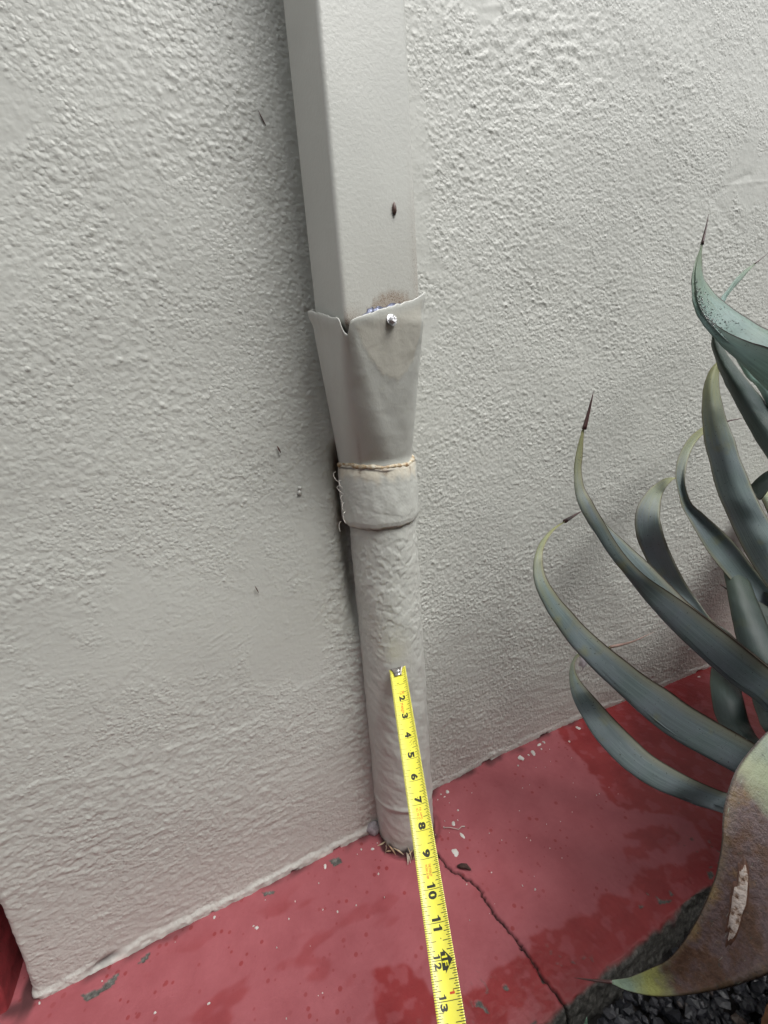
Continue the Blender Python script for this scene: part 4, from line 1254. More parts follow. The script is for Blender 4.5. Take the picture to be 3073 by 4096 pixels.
LEAVES['l7'] = [
    [(0.5662, -0.1700, 0.7647), (0.5654, -0.1725, 0.7639), (0.5700, -0.1722, 0.7633)],
    [(0.5550, -0.1650, 0.7494), (0.5524, -0.1735, 0.7475), (0.5678, -0.1724, 0.7460)],
    [(0.5455, -0.1650, 0.7279), (0.5415, -0.1786, 0.7244), (0.5656, -0.1771, 0.7206)],
    [(0.5400, -0.1680, 0.7003), (0.5377, -0.1853, 0.6955), (0.5635, -0.1876, 0.6893)],
    [(0.5413, -0.1720, 0.6687), (0.5399, -0.1906, 0.6700), (0.5665, -0.1943, 0.6690)],
    [(0.5412, -0.1780, 0.6414), (0.5409, -0.1983, 0.6446), (0.5684, -0.2039, 0.6443)],
    [(0.5452, -0.1850, 0.6136), (0.5452, -0.2059, 0.6176), (0.5730, -0.2125, 0.6172)],
    [(0.5494, -0.1950, 0.5765), (0.5503, -0.2170, 0.5829), (0.5788, -0.2251, 0.5834)],
    [(0.5512, -0.2050, 0.5516), (0.5522, -0.2287, 0.5557), (0.5808, -0.2390, 0.5529)],
    [(0.5622, -0.2150, 0.5205), (0.5635, -0.2390, 0.5267), (0.5924, -0.2500, 0.5251)],
    [(0.5624, -0.2300, 0.4925), (0.5641, -0.2538, 0.5009), (0.5933, -0.2653, 0.5004)],
    [(0.5650, -0.2500, 0.4590), (0.5667, -0.2726, 0.4695), (0.5958, -0.2837, 0.4700)],
    [(0.5546, -0.2800, 0.4314), (0.5554, -0.2995, 0.4435), (0.5837, -0.3085, 0.4443)],
    [(0.5342, -0.3200, 0.4078), (0.5334, -0.3348, 0.4205), (0.5603, -0.3404, 0.4209)],
]
LEAVES['l8'] = [
    [(0.4592, -0.2150, 0.7983), (0.4584, -0.2168, 0.7979), (0.4622, -0.2160, 0.7981)],
    [(0.4716, -0.2100, 0.7807), (0.4674, -0.2161, 0.7830), (0.4815, -0.2122, 0.7868)],
    [(0.4841, -0.2100, 0.7615), (0.4774, -0.2188, 0.7662), (0.4990, -0.2127, 0.7724)],
    [(0.4943, -0.2130, 0.7424), (0.4868, -0.2247, 0.7477), (0.5139, -0.2187, 0.7539)],
    [(0.5050, -0.2200, 0.7187), (0.4982, -0.2331, 0.7260), (0.5263, -0.2290, 0.7329)],
    [(0.5160, -0.2300, 0.6916), (0.5095, -0.2431, 0.7025), (0.5380, -0.2396, 0.7118)],
    [(0.5208, -0.2430, 0.6649), (0.5146, -0.2559, 0.6794), (0.5437, -0.2529, 0.6911)],
    [(0.5198, -0.2600, 0.6393), (0.5143, -0.2735, 0.6544), (0.5441, -0.2720, 0.6653)],
    [(0.5068, -0.2850, 0.6130), (0.5013, -0.2974, 0.6294), (0.5314, -0.2956, 0.6402)],
    [(0.4772, -0.3200, 0.5858), (0.4714, -0.3304, 0.6021), (0.5014, -0.3279, 0.6111)],
]
LEAVES['l1'] = [
    [(0.3956, -0.2300, 0.8871), (0.3955, -0.2296, 0.8873), (0.3979, -0.2295, 0.8875)],
    [(0.3824, -0.2350, 0.8661), (0.3819, -0.2332, 0.8674), (0.3940, -0.2327, 0.8699)],
    [(0.3731, -0.2400, 0.8472), (0.3723, -0.2375, 0.8509), (0.3918, -0.2366, 0.8545)],
    [(0.3670, -0.2450, 0.8317), (0.3678, -0.2421, 0.8309), (0.3975, -0.2402, 0.8417)],
    [(0.3667, -0.2500, 0.8181), (0.3676, -0.2469, 0.8157), (0.4004, -0.2507, 0.8268)],
    [(0.3687, -0.2580, 0.8040), (0.3697, -0.2546, 0.7993), (0.4048, -0.2635, 0.8126)],
    [(0.3718, -0.2680, 0.7928), (0.3726, -0.2639, 0.7850), (0.4081, -0.2746, 0.8019)],
    [(0.3789, -0.2800, 0.7814), (0.3790, -0.2741, 0.7692), (0.4149, -0.2867, 0.7903)],
    [(0.3844, -0.2950, 0.7712), (0.3848, -0.2889, 0.7514), (0.4190, -0.2995, 0.7795)],
    [(0.3879, -0.3100, 0.7636), (0.3902, -0.3084, 0.7252), (0.4216, -0.3127, 0.7682)],
    [(0.3876, -0.3350, 0.7493), (0.3890, -0.3351, 0.6979), (0.4192, -0.3337, 0.7532)],
    [(0.3713, -0.3600, 0.7330), (0.3715, -0.3620, 0.6772), (0.4027, -0.3585, 0.7376)],
]
LEAVES['l9'] = [
    [(0.7931, -0.0900, 0.9333), (0.7931, -0.0906, 0.9326), (0.7943, -0.0907, 0.9322)],
    [(0.7507, -0.1000, 0.9202), (0.7508, -0.1023, 0.9183), (0.7550, -0.1027, 0.9172)],
    [(0.7033, -0.1100, 0.9008), (0.7032, -0.1129, 0.8968), (0.7096, -0.1124, 0.8940)],
    [(0.6627, -0.1200, 0.8782), (0.6624, -0.1221, 0.8745), (0.6678, -0.1213, 0.8717)],
    [(0.6285, -0.1300, 0.8605), (0.6284, -0.1334, 0.8564), (0.6355, -0.1329, 0.8534)],
    [(0.5995, -0.1450, 0.8335), (0.5995, -0.1495, 0.8304), (0.6074, -0.1497, 0.8283)],
    [(0.5800, -0.1650, 0.7995), (0.5796, -0.1713, 0.7984), (0.5900, -0.1719, 0.7983)],
    [(0.5770, -0.2000, 0.7419), (0.5755, -0.2078, 0.7443), (0.5896, -0.2082, 0.7469)],
    [(0.5411, -0.2600, 0.6694), (0.5385, -0.2685, 0.6745), (0.5561, -0.2685, 0.6781)],
]
LEAVES['l10'] = [
    [(0.7962, -0.1200, 0.5185), (0.7970, -0.1204, 0.5169), (0.7959, -0.1217, 0.5158)],
    [(0.7945, -0.1300, 0.5352), (0.7993, -0.1321, 0.5244), (0.7916, -0.1396, 0.5163)],
    [(0.7970, -0.1400, 0.5523), (0.8020, -0.1417, 0.5291), (0.7886, -0.1513, 0.5098)],
    [(0.8027, -0.1500, 0.5642), (0.8090, -0.1516, 0.5470), (0.7970, -0.1609, 0.5333)],
    [(0.8189, -0.1600, 0.5731), (0.8253, -0.1617, 0.5554), (0.8132, -0.1709, 0.5409)],
    [(0.8065, -0.2000, 0.5675), (0.8115, -0.1982, 0.5503), (0.7978, -0.2034, 0.5365)],
    [(0.7303, -0.2600, 0.5473), (0.7341, -0.2565, 0.5300), (0.7190, -0.2594, 0.5168)],
]
LEAVES['l12'] = [
    [(0.1072, -0.3844, 0.1842), (0.1063, -0.3852, 0.1834), (0.1054, -0.3861, 0.1827)],
    [(0.1163, -0.3936, 0.1954), (0.1152, -0.3955, 0.1899), (0.1121, -0.3985, 0.1881)],
    [(0.1296, -0.4050, 0.2159), (0.1287, -0.4096, 0.2054), (0.1238, -0.4162, 0.2022)],
    [(0.1398, -0.4147, 0.2385), (0.1420, -0.4223, 0.2246), (0.1377, -0.4324, 0.2214)],
    [(0.1539, -0.4195, 0.2675), (0.1562, -0.4317, 0.2477), (0.1495, -0.4467, 0.2422)],
    [(0.1675, -0.4212, 0.2938), (0.1697, -0.4375, 0.2674), (0.1580, -0.4575, 0.2616)],
    [(0.1828, -0.4193, 0.3189), (0.1819, -0.4413, 0.2873), (0.1666, -0.4660, 0.2772)],
    [(0.1940, -0.4147, 0.3390), (0.1953, -0.4445, 0.3055), (0.1810, -0.4753, 0.2942)],
    [(0.2016, -0.4101, 0.3494), (0.2085, -0.4465, 0.3181), (0.1984, -0.4824, 0.3088)],
    [(0.2142, -0.4047, 0.3614), (0.2256, -0.4454, 0.3319), (0.2184, -0.4845, 0.3239)],
    [(0.2355, -0.3989, 0.3750), (0.2498, -0.4417, 0.3465), (0.2441, -0.4828, 0.3387)],
    [(0.2604, -0.3962, 0.3831), (0.2768, -0.4377, 0.3570), (0.2724, -0.4781, 0.3500)],
    [(0.2957, -0.3959, 0.3953), (0.3113, -0.4343, 0.3688), (0.3057, -0.4726, 0.3601)],
    [(0.3686, -0.3917, 0.3944), (0.3801, -0.4282, 0.3623), (0.3703, -0.4653, 0.3474)],
    [(0.4534, -0.3904, 0.3760), (0.4633, -0.4244, 0.3424), (0.4516, -0.4594, 0.3247)],
]
LEAVES['l11'] = [
    [(0.7582, -0.1500, 0.1905), (0.7558, -0.1614, 0.1942), (0.7720, -0.1647, 0.1871)],
    [(0.6581, -0.1733, 0.2143), (0.6599, -0.1927, 0.2234), (0.6852, -0.2012, 0.2179)],
    [(0.6015, -0.1967, 0.2230), (0.6020, -0.2202, 0.2269), (0.6255, -0.2329, 0.2157)],
    [(0.5619, -0.2200, 0.2163), (0.5641, -0.2428, 0.2235), (0.5890, -0.2551, 0.2148)],
    [(0.5344, -0.2433, 0.1994), (0.5371, -0.2657, 0.2077), (0.5620, -0.2780, 0.1993)],
    [(0.5151, -0.2667, 0.1967), (0.5173, -0.2878, 0.2054), (0.5417, -0.2995, 0.1970)],
    [(0.5151, -0.2900, 0.1874), (0.5163, -0.3094, 0.1963), (0.5396, -0.3202, 0.1876)],
]
LEAVES['l13'] = [
    [(0.7222, -0.1300, 0.3972), (0.7190, -0.1518, 0.3986), (0.7446, -0.1598, 0.3892)],
    [(0.6864, -0.1583, 0.3781), (0.6828, -0.1831, 0.3761), (0.7077, -0.1947, 0.3623)],
    [(0.6518, -0.1867, 0.3472), (0.6494, -0.2152, 0.3457), (0.6749, -0.2310, 0.3311)],
    [(0.6219, -0.2150, 0.3105), (0.6222, -0.2421, 0.3170), (0.6501, -0.2571, 0.3089)],
    [(0.5987, -0.2433, 0.2759), (0.6007, -0.2719, 0.2851), (0.6295, -0.2891, 0.2783)],
    [(0.5914, -0.2717, 0.2396), (0.5930, -0.2986, 0.2502), (0.6213, -0.3151, 0.2437)],
    [(0.5801, -0.3000, 0.2083), (0.5818, -0.3203, 0.2230), (0.6101, -0.3314, 0.2194)],
]
LEAVES['l14'] = [
    [(0.7258, -0.2000, 0.2452), (0.7226, -0.2101, 0.2517), (0.7403, -0.2119, 0.2469)],
    [(0.6439, -0.2325, 0.2389), (0.6427, -0.2501, 0.2500), (0.6689, -0.2568, 0.2447)],
    [(0.5820, -0.2650, 0.2388), (0.5827, -0.2845, 0.2516), (0.6102, -0.2936, 0.2470)],
    [(0.5306, -0.2975, 0.2411), (0.5306, -0.3150, 0.2540), (0.5572, -0.3227, 0.2486)],
    [(0.4934, -0.3300, 0.2434), (0.4917, -0.3441, 0.2556), (0.5164, -0.3493, 0.2487)],
]

SPINES = {
    'l2': [(0.3488, -0.1200, 0.6796), (0.3581, -0.1190, 0.7051), (0.3673, -0.1180, 0.7333)],
    'l3': [(0.3165, -0.1200, 0.5459), (0.3441, -0.1120, 0.5479), (0.3715, -0.1050, 0.5504)],
    'l4': [(0.5713, -0.0220, 0.1959), (0.6496, -0.0180, 0.1821), (0.7342, -0.0120, 0.1776)],
    'l1': [(0.3960, -0.2300, 0.8868), (0.4031, -0.2280, 0.9030), (0.4095, -0.2260, 0.9201)],
    'l9': [(0.7936, -0.0900, 0.9331), (0.8180, -0.0880, 0.9440), (0.8418, -0.0860, 0.9553)],
    'l6': [(0.7773, -0.0550, 0.6498), (0.8487, -0.0500, 0.6519), (0.9193, -0.0450, 0.6536)],
    'l5': [(0.7200, -0.0470, 0.5420), (0.7303, -0.0450, 0.5360), (0.7399, -0.0430, 0.5280)],
    'l12': [(0.1070, -0.3852, 0.1826), (0.0960, -0.3745, 0.1760), (0.0838, -0.3619, 0.1689)],
}

AGAVE_BASE = np.array([0.66, -0.43, -0.045])

def leaf_material(name, base, tipc, edge_yellow=0.5, brown=False):
    m, nt, b = new_mat(name)
    uvn = N(nt, 'ShaderNodeTexCoord').outputs['UV']
    sep = N(nt, 'ShaderNodeSeparateXYZ'); nt.links.new(uvn, sep.inputs[0])
    u, v = sep.outputs[0], sep.outputs[1]
    co = obj_coord(nt)
    # streaks that follow the leaf: stretched noise in leaf coordinates
    mp = N(nt, 'ShaderNodeMapping'); mp.inputs['Scale'].default_value = (2.2, 26.0, 1.0)
    nt.links.new(uvn, mp.inputs['Vector'])
    st = noise(nt, 2.2, 4, 0.6, mp.outputs[0]).outputs['Fac']
    mp2 = N(nt, 'ShaderNodeMapping'); mp2.inputs['Scale'].default_value = (3.0, 170.0, 1.0)
    nt.links.new(uvn, mp2.inputs['Vector'])
    fine = noise(nt, 2.0, 3, 0.6, mp2.outputs[0]).outputs['Fac']
    col = ramp(nt, st, [(0.25, [c * 0.62 for c in base]), (0.5, base), (0.78, [min(1, c * 1.4) for c in base])])
    col = mix(nt, ramp(nt, fine, [(0.40, 0.0), (0.62, 0.55)]), col, [c * 0.62 for c in base])
    # bloom: greyer waxy clouds
    bl = ramp(nt, noise(nt, 14, 4, 0.6, co).outputs['Fac'], [(0.42, 0.0), (0.7, 0.75)])
    col = mix(nt, bl, col, (base[0] * 1.25, base[1] * 1.08, base[2] * 1.25))
    # yellow-green towards the tip
    tip = ramp(nt, math_node(nt, 'ADD', u, math_node(nt, 'MULTIPLY', math_node(nt, 'SUBTRACT', st, 0.5), 0.5)), [(0.0, 0.9), (0.34, 0.0)])
    col = mix(nt, tip, col, tipc)
    # yellow blotches
    ye = ramp(nt, noise(nt, 21, 3, 0.6, co).outputs['Fac'], [(0.60, 0.0), (0.74, edge_yellow * 0.6)])
    col = mix(nt, ye, col, (0.21, 0.20, 0.075))
    if brown:
        bn = math_node(nt, 'ADD', u, math_node(nt, 'MULTIPLY', math_node(nt, 'SUBTRACT', noise(nt, 18, 4, 0.6, co).outputs['Fac'], 0.5), 0.20))
        bm_ = ramp(nt, bn, [(0.13, 0.0), (0.17, 1.0), (0.60, 1.0), (0.66, 0.0)])
        browns = ramp(nt, noise(nt, 30, 5, 0.65, co).outputs['Fac'], [(0.26, (0.040, 0.020, 0.014)), (0.40, (0.098, 0.052, 0.032)), (0.52, (0.115, 0.080, 0.080)), (0.64, (0.155, 0.092, 0.048)), (0.78, (0.19, 0.16, 0.075))])
        leathery = ramp(nt, noise(nt, 260, 4, 0.7, co).outputs['Fac'], [(0.35, 0.6), (0.6, 1.0)])
        browns = mix(nt, 1.0, browns, leathery, 'MULTIPLY')
        ring = ramp(nt, bn, [(0.05, 0.0), (0.10, 0.9), (0.14, 0.9), (0.18, 0.0)])
        ring2 = ramp(nt, bn, [(0.60, 0.0), (0.65, 0.45), (0.69, 0.45), (0.74, 0.0)])
        col = mix(nt, ring, col, (0.25, 0.26, 0.07))
        col = mix(nt, bm_, col, browns)
        col = mix(nt, ring2, col, (0.29, 0.30, 0.13))
    # dark horny margin on both edges (columns 0, 0.5 of the closed section)
    dv = math_node(nt, 'ABSOLUTE', math_node(nt, 'SUBTRACT', math_node(nt, 'FRACT', math_node(nt, 'ADD', math_node(nt, 'MULTIPLY', v, 2.0), 0.5)), 0.5))
    yl = ramp(nt, dv, [(0.0, 0.75), (0.10, 0.0)])
    col = mix(nt, math_node(nt, 'MULTIPLY', yl, edge_yellow), col, (0.24, 0.21, 0.11))
    mg = ramp(nt, dv, [(0.006, 1.0), (0.020, 0.0)])
    col = mix(nt, mg, col, (0.030, 0.017, 0.012))
    # specks
    spk = ramp(nt, noise(nt, 330, 2, 0.5, co).outputs['Fac'], [(0.68, 0.0), (0.72, 0.8)])
    # rubbed scars: short pale or dark strokes along the fibres
    mp3 = N(nt, 'ShaderNodeMapping'); mp3.inputs['Scale'].default_value = (14.0, 60.0, 1.0)
    nt.links.new(uvn, mp3.inputs['Vector'])
    scar = ramp(nt, noise(nt, 1.6, 3, 0.7, mp3.outputs[0]).outputs['Fac'], [(0.66, 0.0), (0.72, 0.55)])
    col = mix(nt, scar, col, [min(1, c * 1.7) for c in base])
    scar2 = ramp(nt, noise(nt, 2.3, 3, 0.7, mp3.outputs[0]).outputs['Fac'], [(0.67, 0.0), (0.73, 0.7)])
    col = mix(nt, scar2, col, (0.07, 0.065, 0.045))
    col = mix(nt, spk, col, (0.05, 0.05, 0.04))
    setc(b, nt, col)
    b.inputs['Roughness'].default_value = 0.36 if brown else 0.50
    b.inputs['Specular IOR Level'].default_value = 0.35
    nb = bump(nt, fine, 0.25, 0.0015, None)
    bump(nt, noise(nt, 220, 4, 0.7, co).outputs['Fac'], 0.9 if brown else 0.16, 0.0014 if brown else 0.0010, b, nb)
    return m

def make_agave():
    root = thing('agave_plant', 'blue green agave with long arching spine tipped leaves beside the wall', 'agave', tuple(AGAVE_BASE))
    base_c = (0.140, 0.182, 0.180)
    mats = {
        'green': leaf_material('agave_leaf', base_c, (0.27, 0.27, 0.11), 0.8),
        'pale': leaf_material('agave_leaf_pale', (0.13, 0.215, 0.180), (0.17, 0.21, 0.13), 0.2),
        'dark': leaf_material('agave_leaf_shaded', (0.045, 0.068, 0.060), (0.06, 0.08, 0.06), 0.15),  # inner leaves: shade inside the rosette is put into the leaf colour
        'brown': leaf_material('agave_leaf_browned', (0.19, 0.25, 0.19), (0.17, 0.24, 0.17), 0.3, True),
    }
    m_spine = simple_mat('agave_spine', (0.055, 0.022, 0.020), 0.35, var=0.5, vscale=80)
    m_spine_d = simple_mat('agave_dry_spine', (0.26, 0.17, 0.14), 0.6, var=0.3, vscale=80)
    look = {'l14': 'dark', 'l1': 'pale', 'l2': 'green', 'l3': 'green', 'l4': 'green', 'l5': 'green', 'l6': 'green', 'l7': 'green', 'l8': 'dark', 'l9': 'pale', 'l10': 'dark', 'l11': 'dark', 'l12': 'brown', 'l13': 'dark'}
    lab = {'l1': 'topmost pale leaf, channelled and beaded with water', 'l12': 'nearest leaf, browned and drooping with a pale scab',
           'l2': 'long yellow edged leaf with a tall reddish spine'}
    store = {}
    for key, st in LEAVES.items():
        st = np.array(st)                          # (k, 3 curves, 3)
        mid = st[-1].mean(0); a = st[-1] - mid
        b0 = AGAVE_BASE + np.array([0, 0, 0.03])
        half_pt = mid * 0.45 + b0 * 0.55 + np.array([0.02, 0, 0.02])
        st = np.concatenate([st, [half_pt + a * 0.95], [b0 + a * 0.8]])
        n = 70
        S = catmull(st, n)
        A_, B_, C_ = S[:, 0], S[:, 1], S[:, 2]
        cols = 15
        t = np.linspace(0, 1, cols)
        # section through near edge, keel, far edge (parabola)
        Q = 4 * (B_ - 0.25 * A_ - 0.25 * C_)
        sec = ((1 - t) ** 2)[None, :, None] * A_[:, None] + (t * (1 - t))[None, :, None] * Q[:, None] + (t ** 2)[None, :, None] * C_[:, None]
        # the parabola above passes A, keel at 0.5, C
        tang = np.gradient(sec, axis=0); acr = np.gradient(sec, axis=1)
        nr = np.cross(tang, acr); nr /= (np.linalg.norm(nr, axis=2)[..., None] + 1e-12)
        inside = (A_ + C_) / 2 - B_
        sg = np.sign((nr[:, cols // 2] * inside).sum(1)); sg[sg == 0] = 1
        med = np.sign(sg[n // 6: n // 2].sum() + 0.1)
        width = np.linalg.norm(np.diff(sec, axis=1), axis=2).sum(1)
        th = np.clip(width * 0.11, 0.0006, 0.008)[:, None] * np.sin(np.pi * np.clip(t, 0, 1))[None, :] ** 0.6
        inner = sec + med * nr * th[..., None]
        # small ripples keep the edges from being ruler clean
        rr = 0.0007 * fbm(np.linspace(0, 14, n)[:, None] * np.ones((1, cols)), t[None, :] * 3, hash(key) % 50, 2)
        sec = sec + nr * rr[..., None]
        ring = np.concatenate([sec, inner[:, ::-1][:, 1:-1]], 1)
        # close the section so that uv v = 0 / 0.5 are the two margins
        ring = np.concatenate([ring, ring[:, :1]], 1)
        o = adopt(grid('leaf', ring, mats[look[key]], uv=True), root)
        if key in lab: o['label'] = lab[key]
        store[key] = (o, sec, inner, nr * med)
        if key in SPINES:
            sp = catmull(np.array(SPINES[key]), 12)
            r0 = max(0.0011, 0.5 * width[0])
            r0 = min(r0, 0.0032)
            V, Fc = tube(sp, [r0 * (1 - i / 11) ** 0.8 + 0.00012 for i in range(12)], 8)
            dry = key == 'l4'
            mesh('spine', V, Fc, m_spine_d if dry else m_spine, o)
    # rest of the rosette, spreading away over the bed
    rng = np.random.RandomState(31)
    for q in range(30):
        az = math.radians(-150 + 13.6 * q if q < 15 else (2 + 5.0 * (q - 15) if q < 24 else 46 + 6.5 * (q - 24)) + rng.uniform(-4, 4))
        Ln = rng.uniform(0.72, 1.0); el = math.radians(rng.uniform(55, 84))
        if q >= 24: Ln, el = rng.uniform(0.46, 0.58), math.radians(rng.uniform(74, 84))
        dirh = np.array([math.cos(az), math.sin(az), 0]); sd = np.array([-math.sin(az), math.cos(az), 0])
        p = AGAVE_BASE + np.array([0, 0, 0.03]) + dirh * 0.03
        rows_ = []
        for i in range(24):
            s = i / 23
            e = el - 1.15 * s ** 1.8
            tdir = dirh * math.cos(e) + np.array([0, 0, math.sin(e)])
            up_ = np.cross(sd, tdir)
            if up_[2] < 0: up_ = -up_
            w_ = 0.056 * (0.75 + 0.9 * s - 1.62 * s ** 2.6) + 0.0008
            rows_.append((p - sd * w_ + up_ * w_ * 0.35, p.copy(), p + sd * w_ + up_ * w_ * 0.35, up_ * min(0.006, w_ * 0.2)))
            p = p + tdir * Ln / 23
        A3 = np.array([[r[0], r[0] * 0.35 + r[1] * 0.65, r[1], r[2] * 0.35 + r[1] * 0.65, r[2], r[2] * 0.35 + r[1] * 0.65 + r[3], r[1] + r[3], r[0] * 0.35 + r[1] * 0.65 + r[3], r[0]] for r in rows_])[::-1]
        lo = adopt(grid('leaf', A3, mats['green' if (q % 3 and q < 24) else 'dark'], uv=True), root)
        tip_ = np.array(rows_[-1][1]); bk = np.array(rows_[-2][1])
        V, Fc = tube([tip_ - (tip_ - bk) * 0.3, tip_ + (tip_ - bk) * 0.5, tip_ + (tip_ - bk) * 1.1], [0.0022, 0.0014, 0.0001], 7)
        mesh('spine', V, Fc, m_spine, lo)
    # water beads in the channel of the top leaf
    o, sec, inner, nrm = store['l1']
    rng = np.random.RandomState(9)
    V, Fc = [], []
    for _ in range(420):
        i = int(np.clip(rng.normal(26, 7), 12, 48)); j = int(np.clip(rng.normal(7, 2.2), 2, 12))
        c = inner[i, j] + (inner[i + 1, j] - inner[i, j]) * rng.rand() + (inner[i, j + 1] - inner[i, j]) * rng.rand()
        n_ = nrm[i, j]; r = rng.uniform(0.0004, 0.0011)
        Rm = np.array(rot_to(n_)); i0 = len(V)
        for zz, rr_ in ((-0.1, 1.0), (0.45, 0.8), (0.7, 0.3)):
            for a in range(6):
                V.append(c + Rm @ np.array([rr_ * r * math.cos(a * 1.0472), rr_ * r * math.sin(a * 1.0472), zz * r]))
        for q in range(2):
            for a in range(6):
                a2 = (a + 1) % 6
                Fc.append((i0 + q * 6 + a, i0 + q * 6 + a2, i0 + (q + 1) * 6 + a2, i0 + (q + 1) * 6 + a))
        Fc.append(tuple(i0 + 12 + a for a in range(6)))
    m_w, nt, b = new_mat('water_bead')
    b.inputs['Base Color'].default_value = (0.9, 0.95, 0.93, 1); b.inputs['Roughness'].default_value = 0.05
    b.inputs['Transmission Weight'].default_value = 0.9; b.inputs['IOR'].default_value = 1.33
    wb = mesh('water_beads', V, Fc, m_w, o)
    tag(wb, 'tiny water beads on the top leaf', kind='stuff')
    # pale scab on the browned leaf, with a dark rim
    o, sec, inner, nrm = store['l12']
    cam_p = np.array([-0.17231, -0.56288, 0.73152])
    surf, sgn = (sec, -1) if np.mean(np.sum((cam_p - sec[20:40, 7]) * nrm[20:40, 7], 1)) < 0 else (inner, 1)
    def on_leaf(fu, fv):
        i = np.clip(fu, 0, 68.0); j = np.clip(fv, 0, 13.0)
        a, c = int(i), int(j); x, y = i - a, j - c
        p = surf[a, c] * (1 - x) * (1 - y) + surf[a + 1, c] * x * (1 - y) + surf[a, c + 1] * (1 - x) * y + surf[a + 1, c + 1] * x * y
        return p, nrm[a, c] * sgn
    m_scab, nt, b = new_mat('leaf_scab')
    co = obj_coord(nt)
    setc(b, nt, ramp(nt, noise(nt, 150, 4, 0.65, co).outputs['Fac'], [(0.36, (0.060, 0.028, 0.016)), (0.42, (0.20, 0.13, 0.09)), (0.50, (0.38, 0.32, 0.28)), (0.72, (0.52, 0.46, 0.42))]))
    b.inputs['Roughness'].default_value = 0.8
    bump(nt, noise(nt, 150, 4, 0.65, co).outputs['Fac'], 0.9, 0.003, b)
    m_rim = simple_mat('leaf_scab_rim', (0.075, 0.032, 0.018), 0.55, var=0.4, vscale=200, bmp=0.6, bscale=300)
    for nm, mm, k, lift in (('scab_rim', m_rim, 1.22, 0.0006), ('scab', m_scab, 1.0, 0.0013)):
        V, Fc = [], []
        p0, n0 = on_leaf(SCAB[0], SCAB[1]); V.append(p0 + n0 * lift)
        rng = np.random.RandomState(12)
        kk = 44
        jit = [1 + 0.20 * math.sin(3 * a / kk * 6.2832 + 1) + 0.10 * math.sin(7 * a / kk * 6.2832) + 0.035 * math.sin(17 * a / kk * 6.2832) for a in range(kk)]
        for ringf in (0.5, 0.92, 1.0):
            for a in range(kk):
                thh = 2 * math.pi * a / kk
                p, n_ = on_leaf(SCAB[0] + SCAB[2] * k * ringf * jit[a] * math.cos(thh), SCAB[1] + k * ringf * jit[a] * (SCAB[3] * math.sin(thh) + SCAB[4] * math.cos(thh)))
                V.append(p + n_ * (lift if ringf < 0.95 else -0.0004))
        for a in range(kk):
            a2 = (a + 1) % kk
            Fc.append((0, 1 + a, 1 + a2))
            for q in range(2):
                Fc.append((1 + q * kk + a, 1 + (q + 1) * kk + a, 1 + (q + 1) * kk + a2, 1 + q * kk + a2))
        sc_ = mesh(nm, V, Fc, mm, o)
    # short woody stem inside the rosette
    V, Fc = tube([AGAVE_BASE + np.array([0, 0, z]) for z in (-0.02, 0.03, 0.10, 0.16)], [0.07, 0.075, 0.06, 0.02], 14)
    adopt(mesh('stem', V, Fc, simple_mat('agave_stem', (0.10, 0.075, 0.045), 0.8, var=0.4, vscale=40)), root)
    # withered old leaf under the rosette, tan underside with torn edge
    wl = catmull(np.array([[(0.2350, -0.452, 0.158), (0.243, -0.458, 0.150), (0.252, -0.450, 0.152)],
                           [(0.262, -0.444, 0.115), (0.272, -0.456, 0.106), (0.300, -0.440, 0.112)],
                           [(0.283, -0.438, 0.055), (0.300, -0.452, 0.045), (0.345, -0.432, 0.052)],
                           [(0.33, -0.432, -0.01), (0.36, -0.447, -0.02), (0.41, -0.428, -0.01)],
                           [(0.45, -0.43, -0.028), (0.47, -0.445, -0.035), (0.50, -0.425, -0.028)],
                           [(0.60, -0.43, -0.02), (0.61, -0.445, -0.03), (0.62, -0.42, -0.02)]]), 30)
    t = np.linspace(0, 1, 11)
    Q = 4 * (wl[:, 1] - 0.25 * wl[:, 0] - 0.25 * wl[:, 2])
    g = ((1 - t) ** 2)[None, :, None] * wl[:, 0][:, None] + (t * (1 - t))[None, :, None] * Q[:, None] + (t ** 2)[None, :, None] * wl[:, 2][:, None]
    g += 0.004 * fbm(np.linspace(0, 6, 30)[:, None] * np.ones((1, 11)), t[None, :] * 5, 77, 3)[..., None] * np.array([0.3, -0.5, 0.6])
    m_wl = simple_mat('withered_leaf', (0.22, 0.125, 0.060), 0.7, var=0.6, vscale=45, bmp=0.9, bscale=180)
    wlo = adopt(grid('withered_leaf', g, m_wl, uv=True), root)
    wlo.modifiers.new('solid', 'SOLIDIFY').thickness = 0.003
    wlo['label'] = 'withered tan leaf hanging below the browned leaf'
    # pale dried sheath by the curled lower leaf tip
    c0 = np.array([0.395, -0.105, 0.272])
    rows = []
    for i in range(10):
        s = i / 9
        ctr = c0 + np.array([-0.012 + 0.055 * s, 0.012 * s, -0.012 + 0.026 * math.sin(s * 2.4)])
        r = 0.0115 * math.sin(math.pi * (0.12 + 0.80 * s)) + 0.001
        rows.append([ctr + np.array([0.15 * r * math.cos(a), -r * math.cos(a) * 0.6, r * math.sin(a)]) * (1 + 0.12 * math.sin(3 * a + i)) for a in np.linspace(-1.3, 2.6, 11)])
    m_ds = simple_mat('dried_sheath', (0.48, 0.44, 0.46), 0.7, var=0.25, vscale=60, bmp=0.6, bscale=200)
    ds = adopt(grid('dried_sheath', np.array(rows), m_ds), root)
    ds.modifiers.new('solid', 'SOLIDIFY').thickness = 0.0008
    ds['label'] = 'pale curled dried sheath behind the lowest leaf'
    return root
SCAB = (26.8, 5.0, 4.2, 1.7, -1.7)
agave = make_agave()

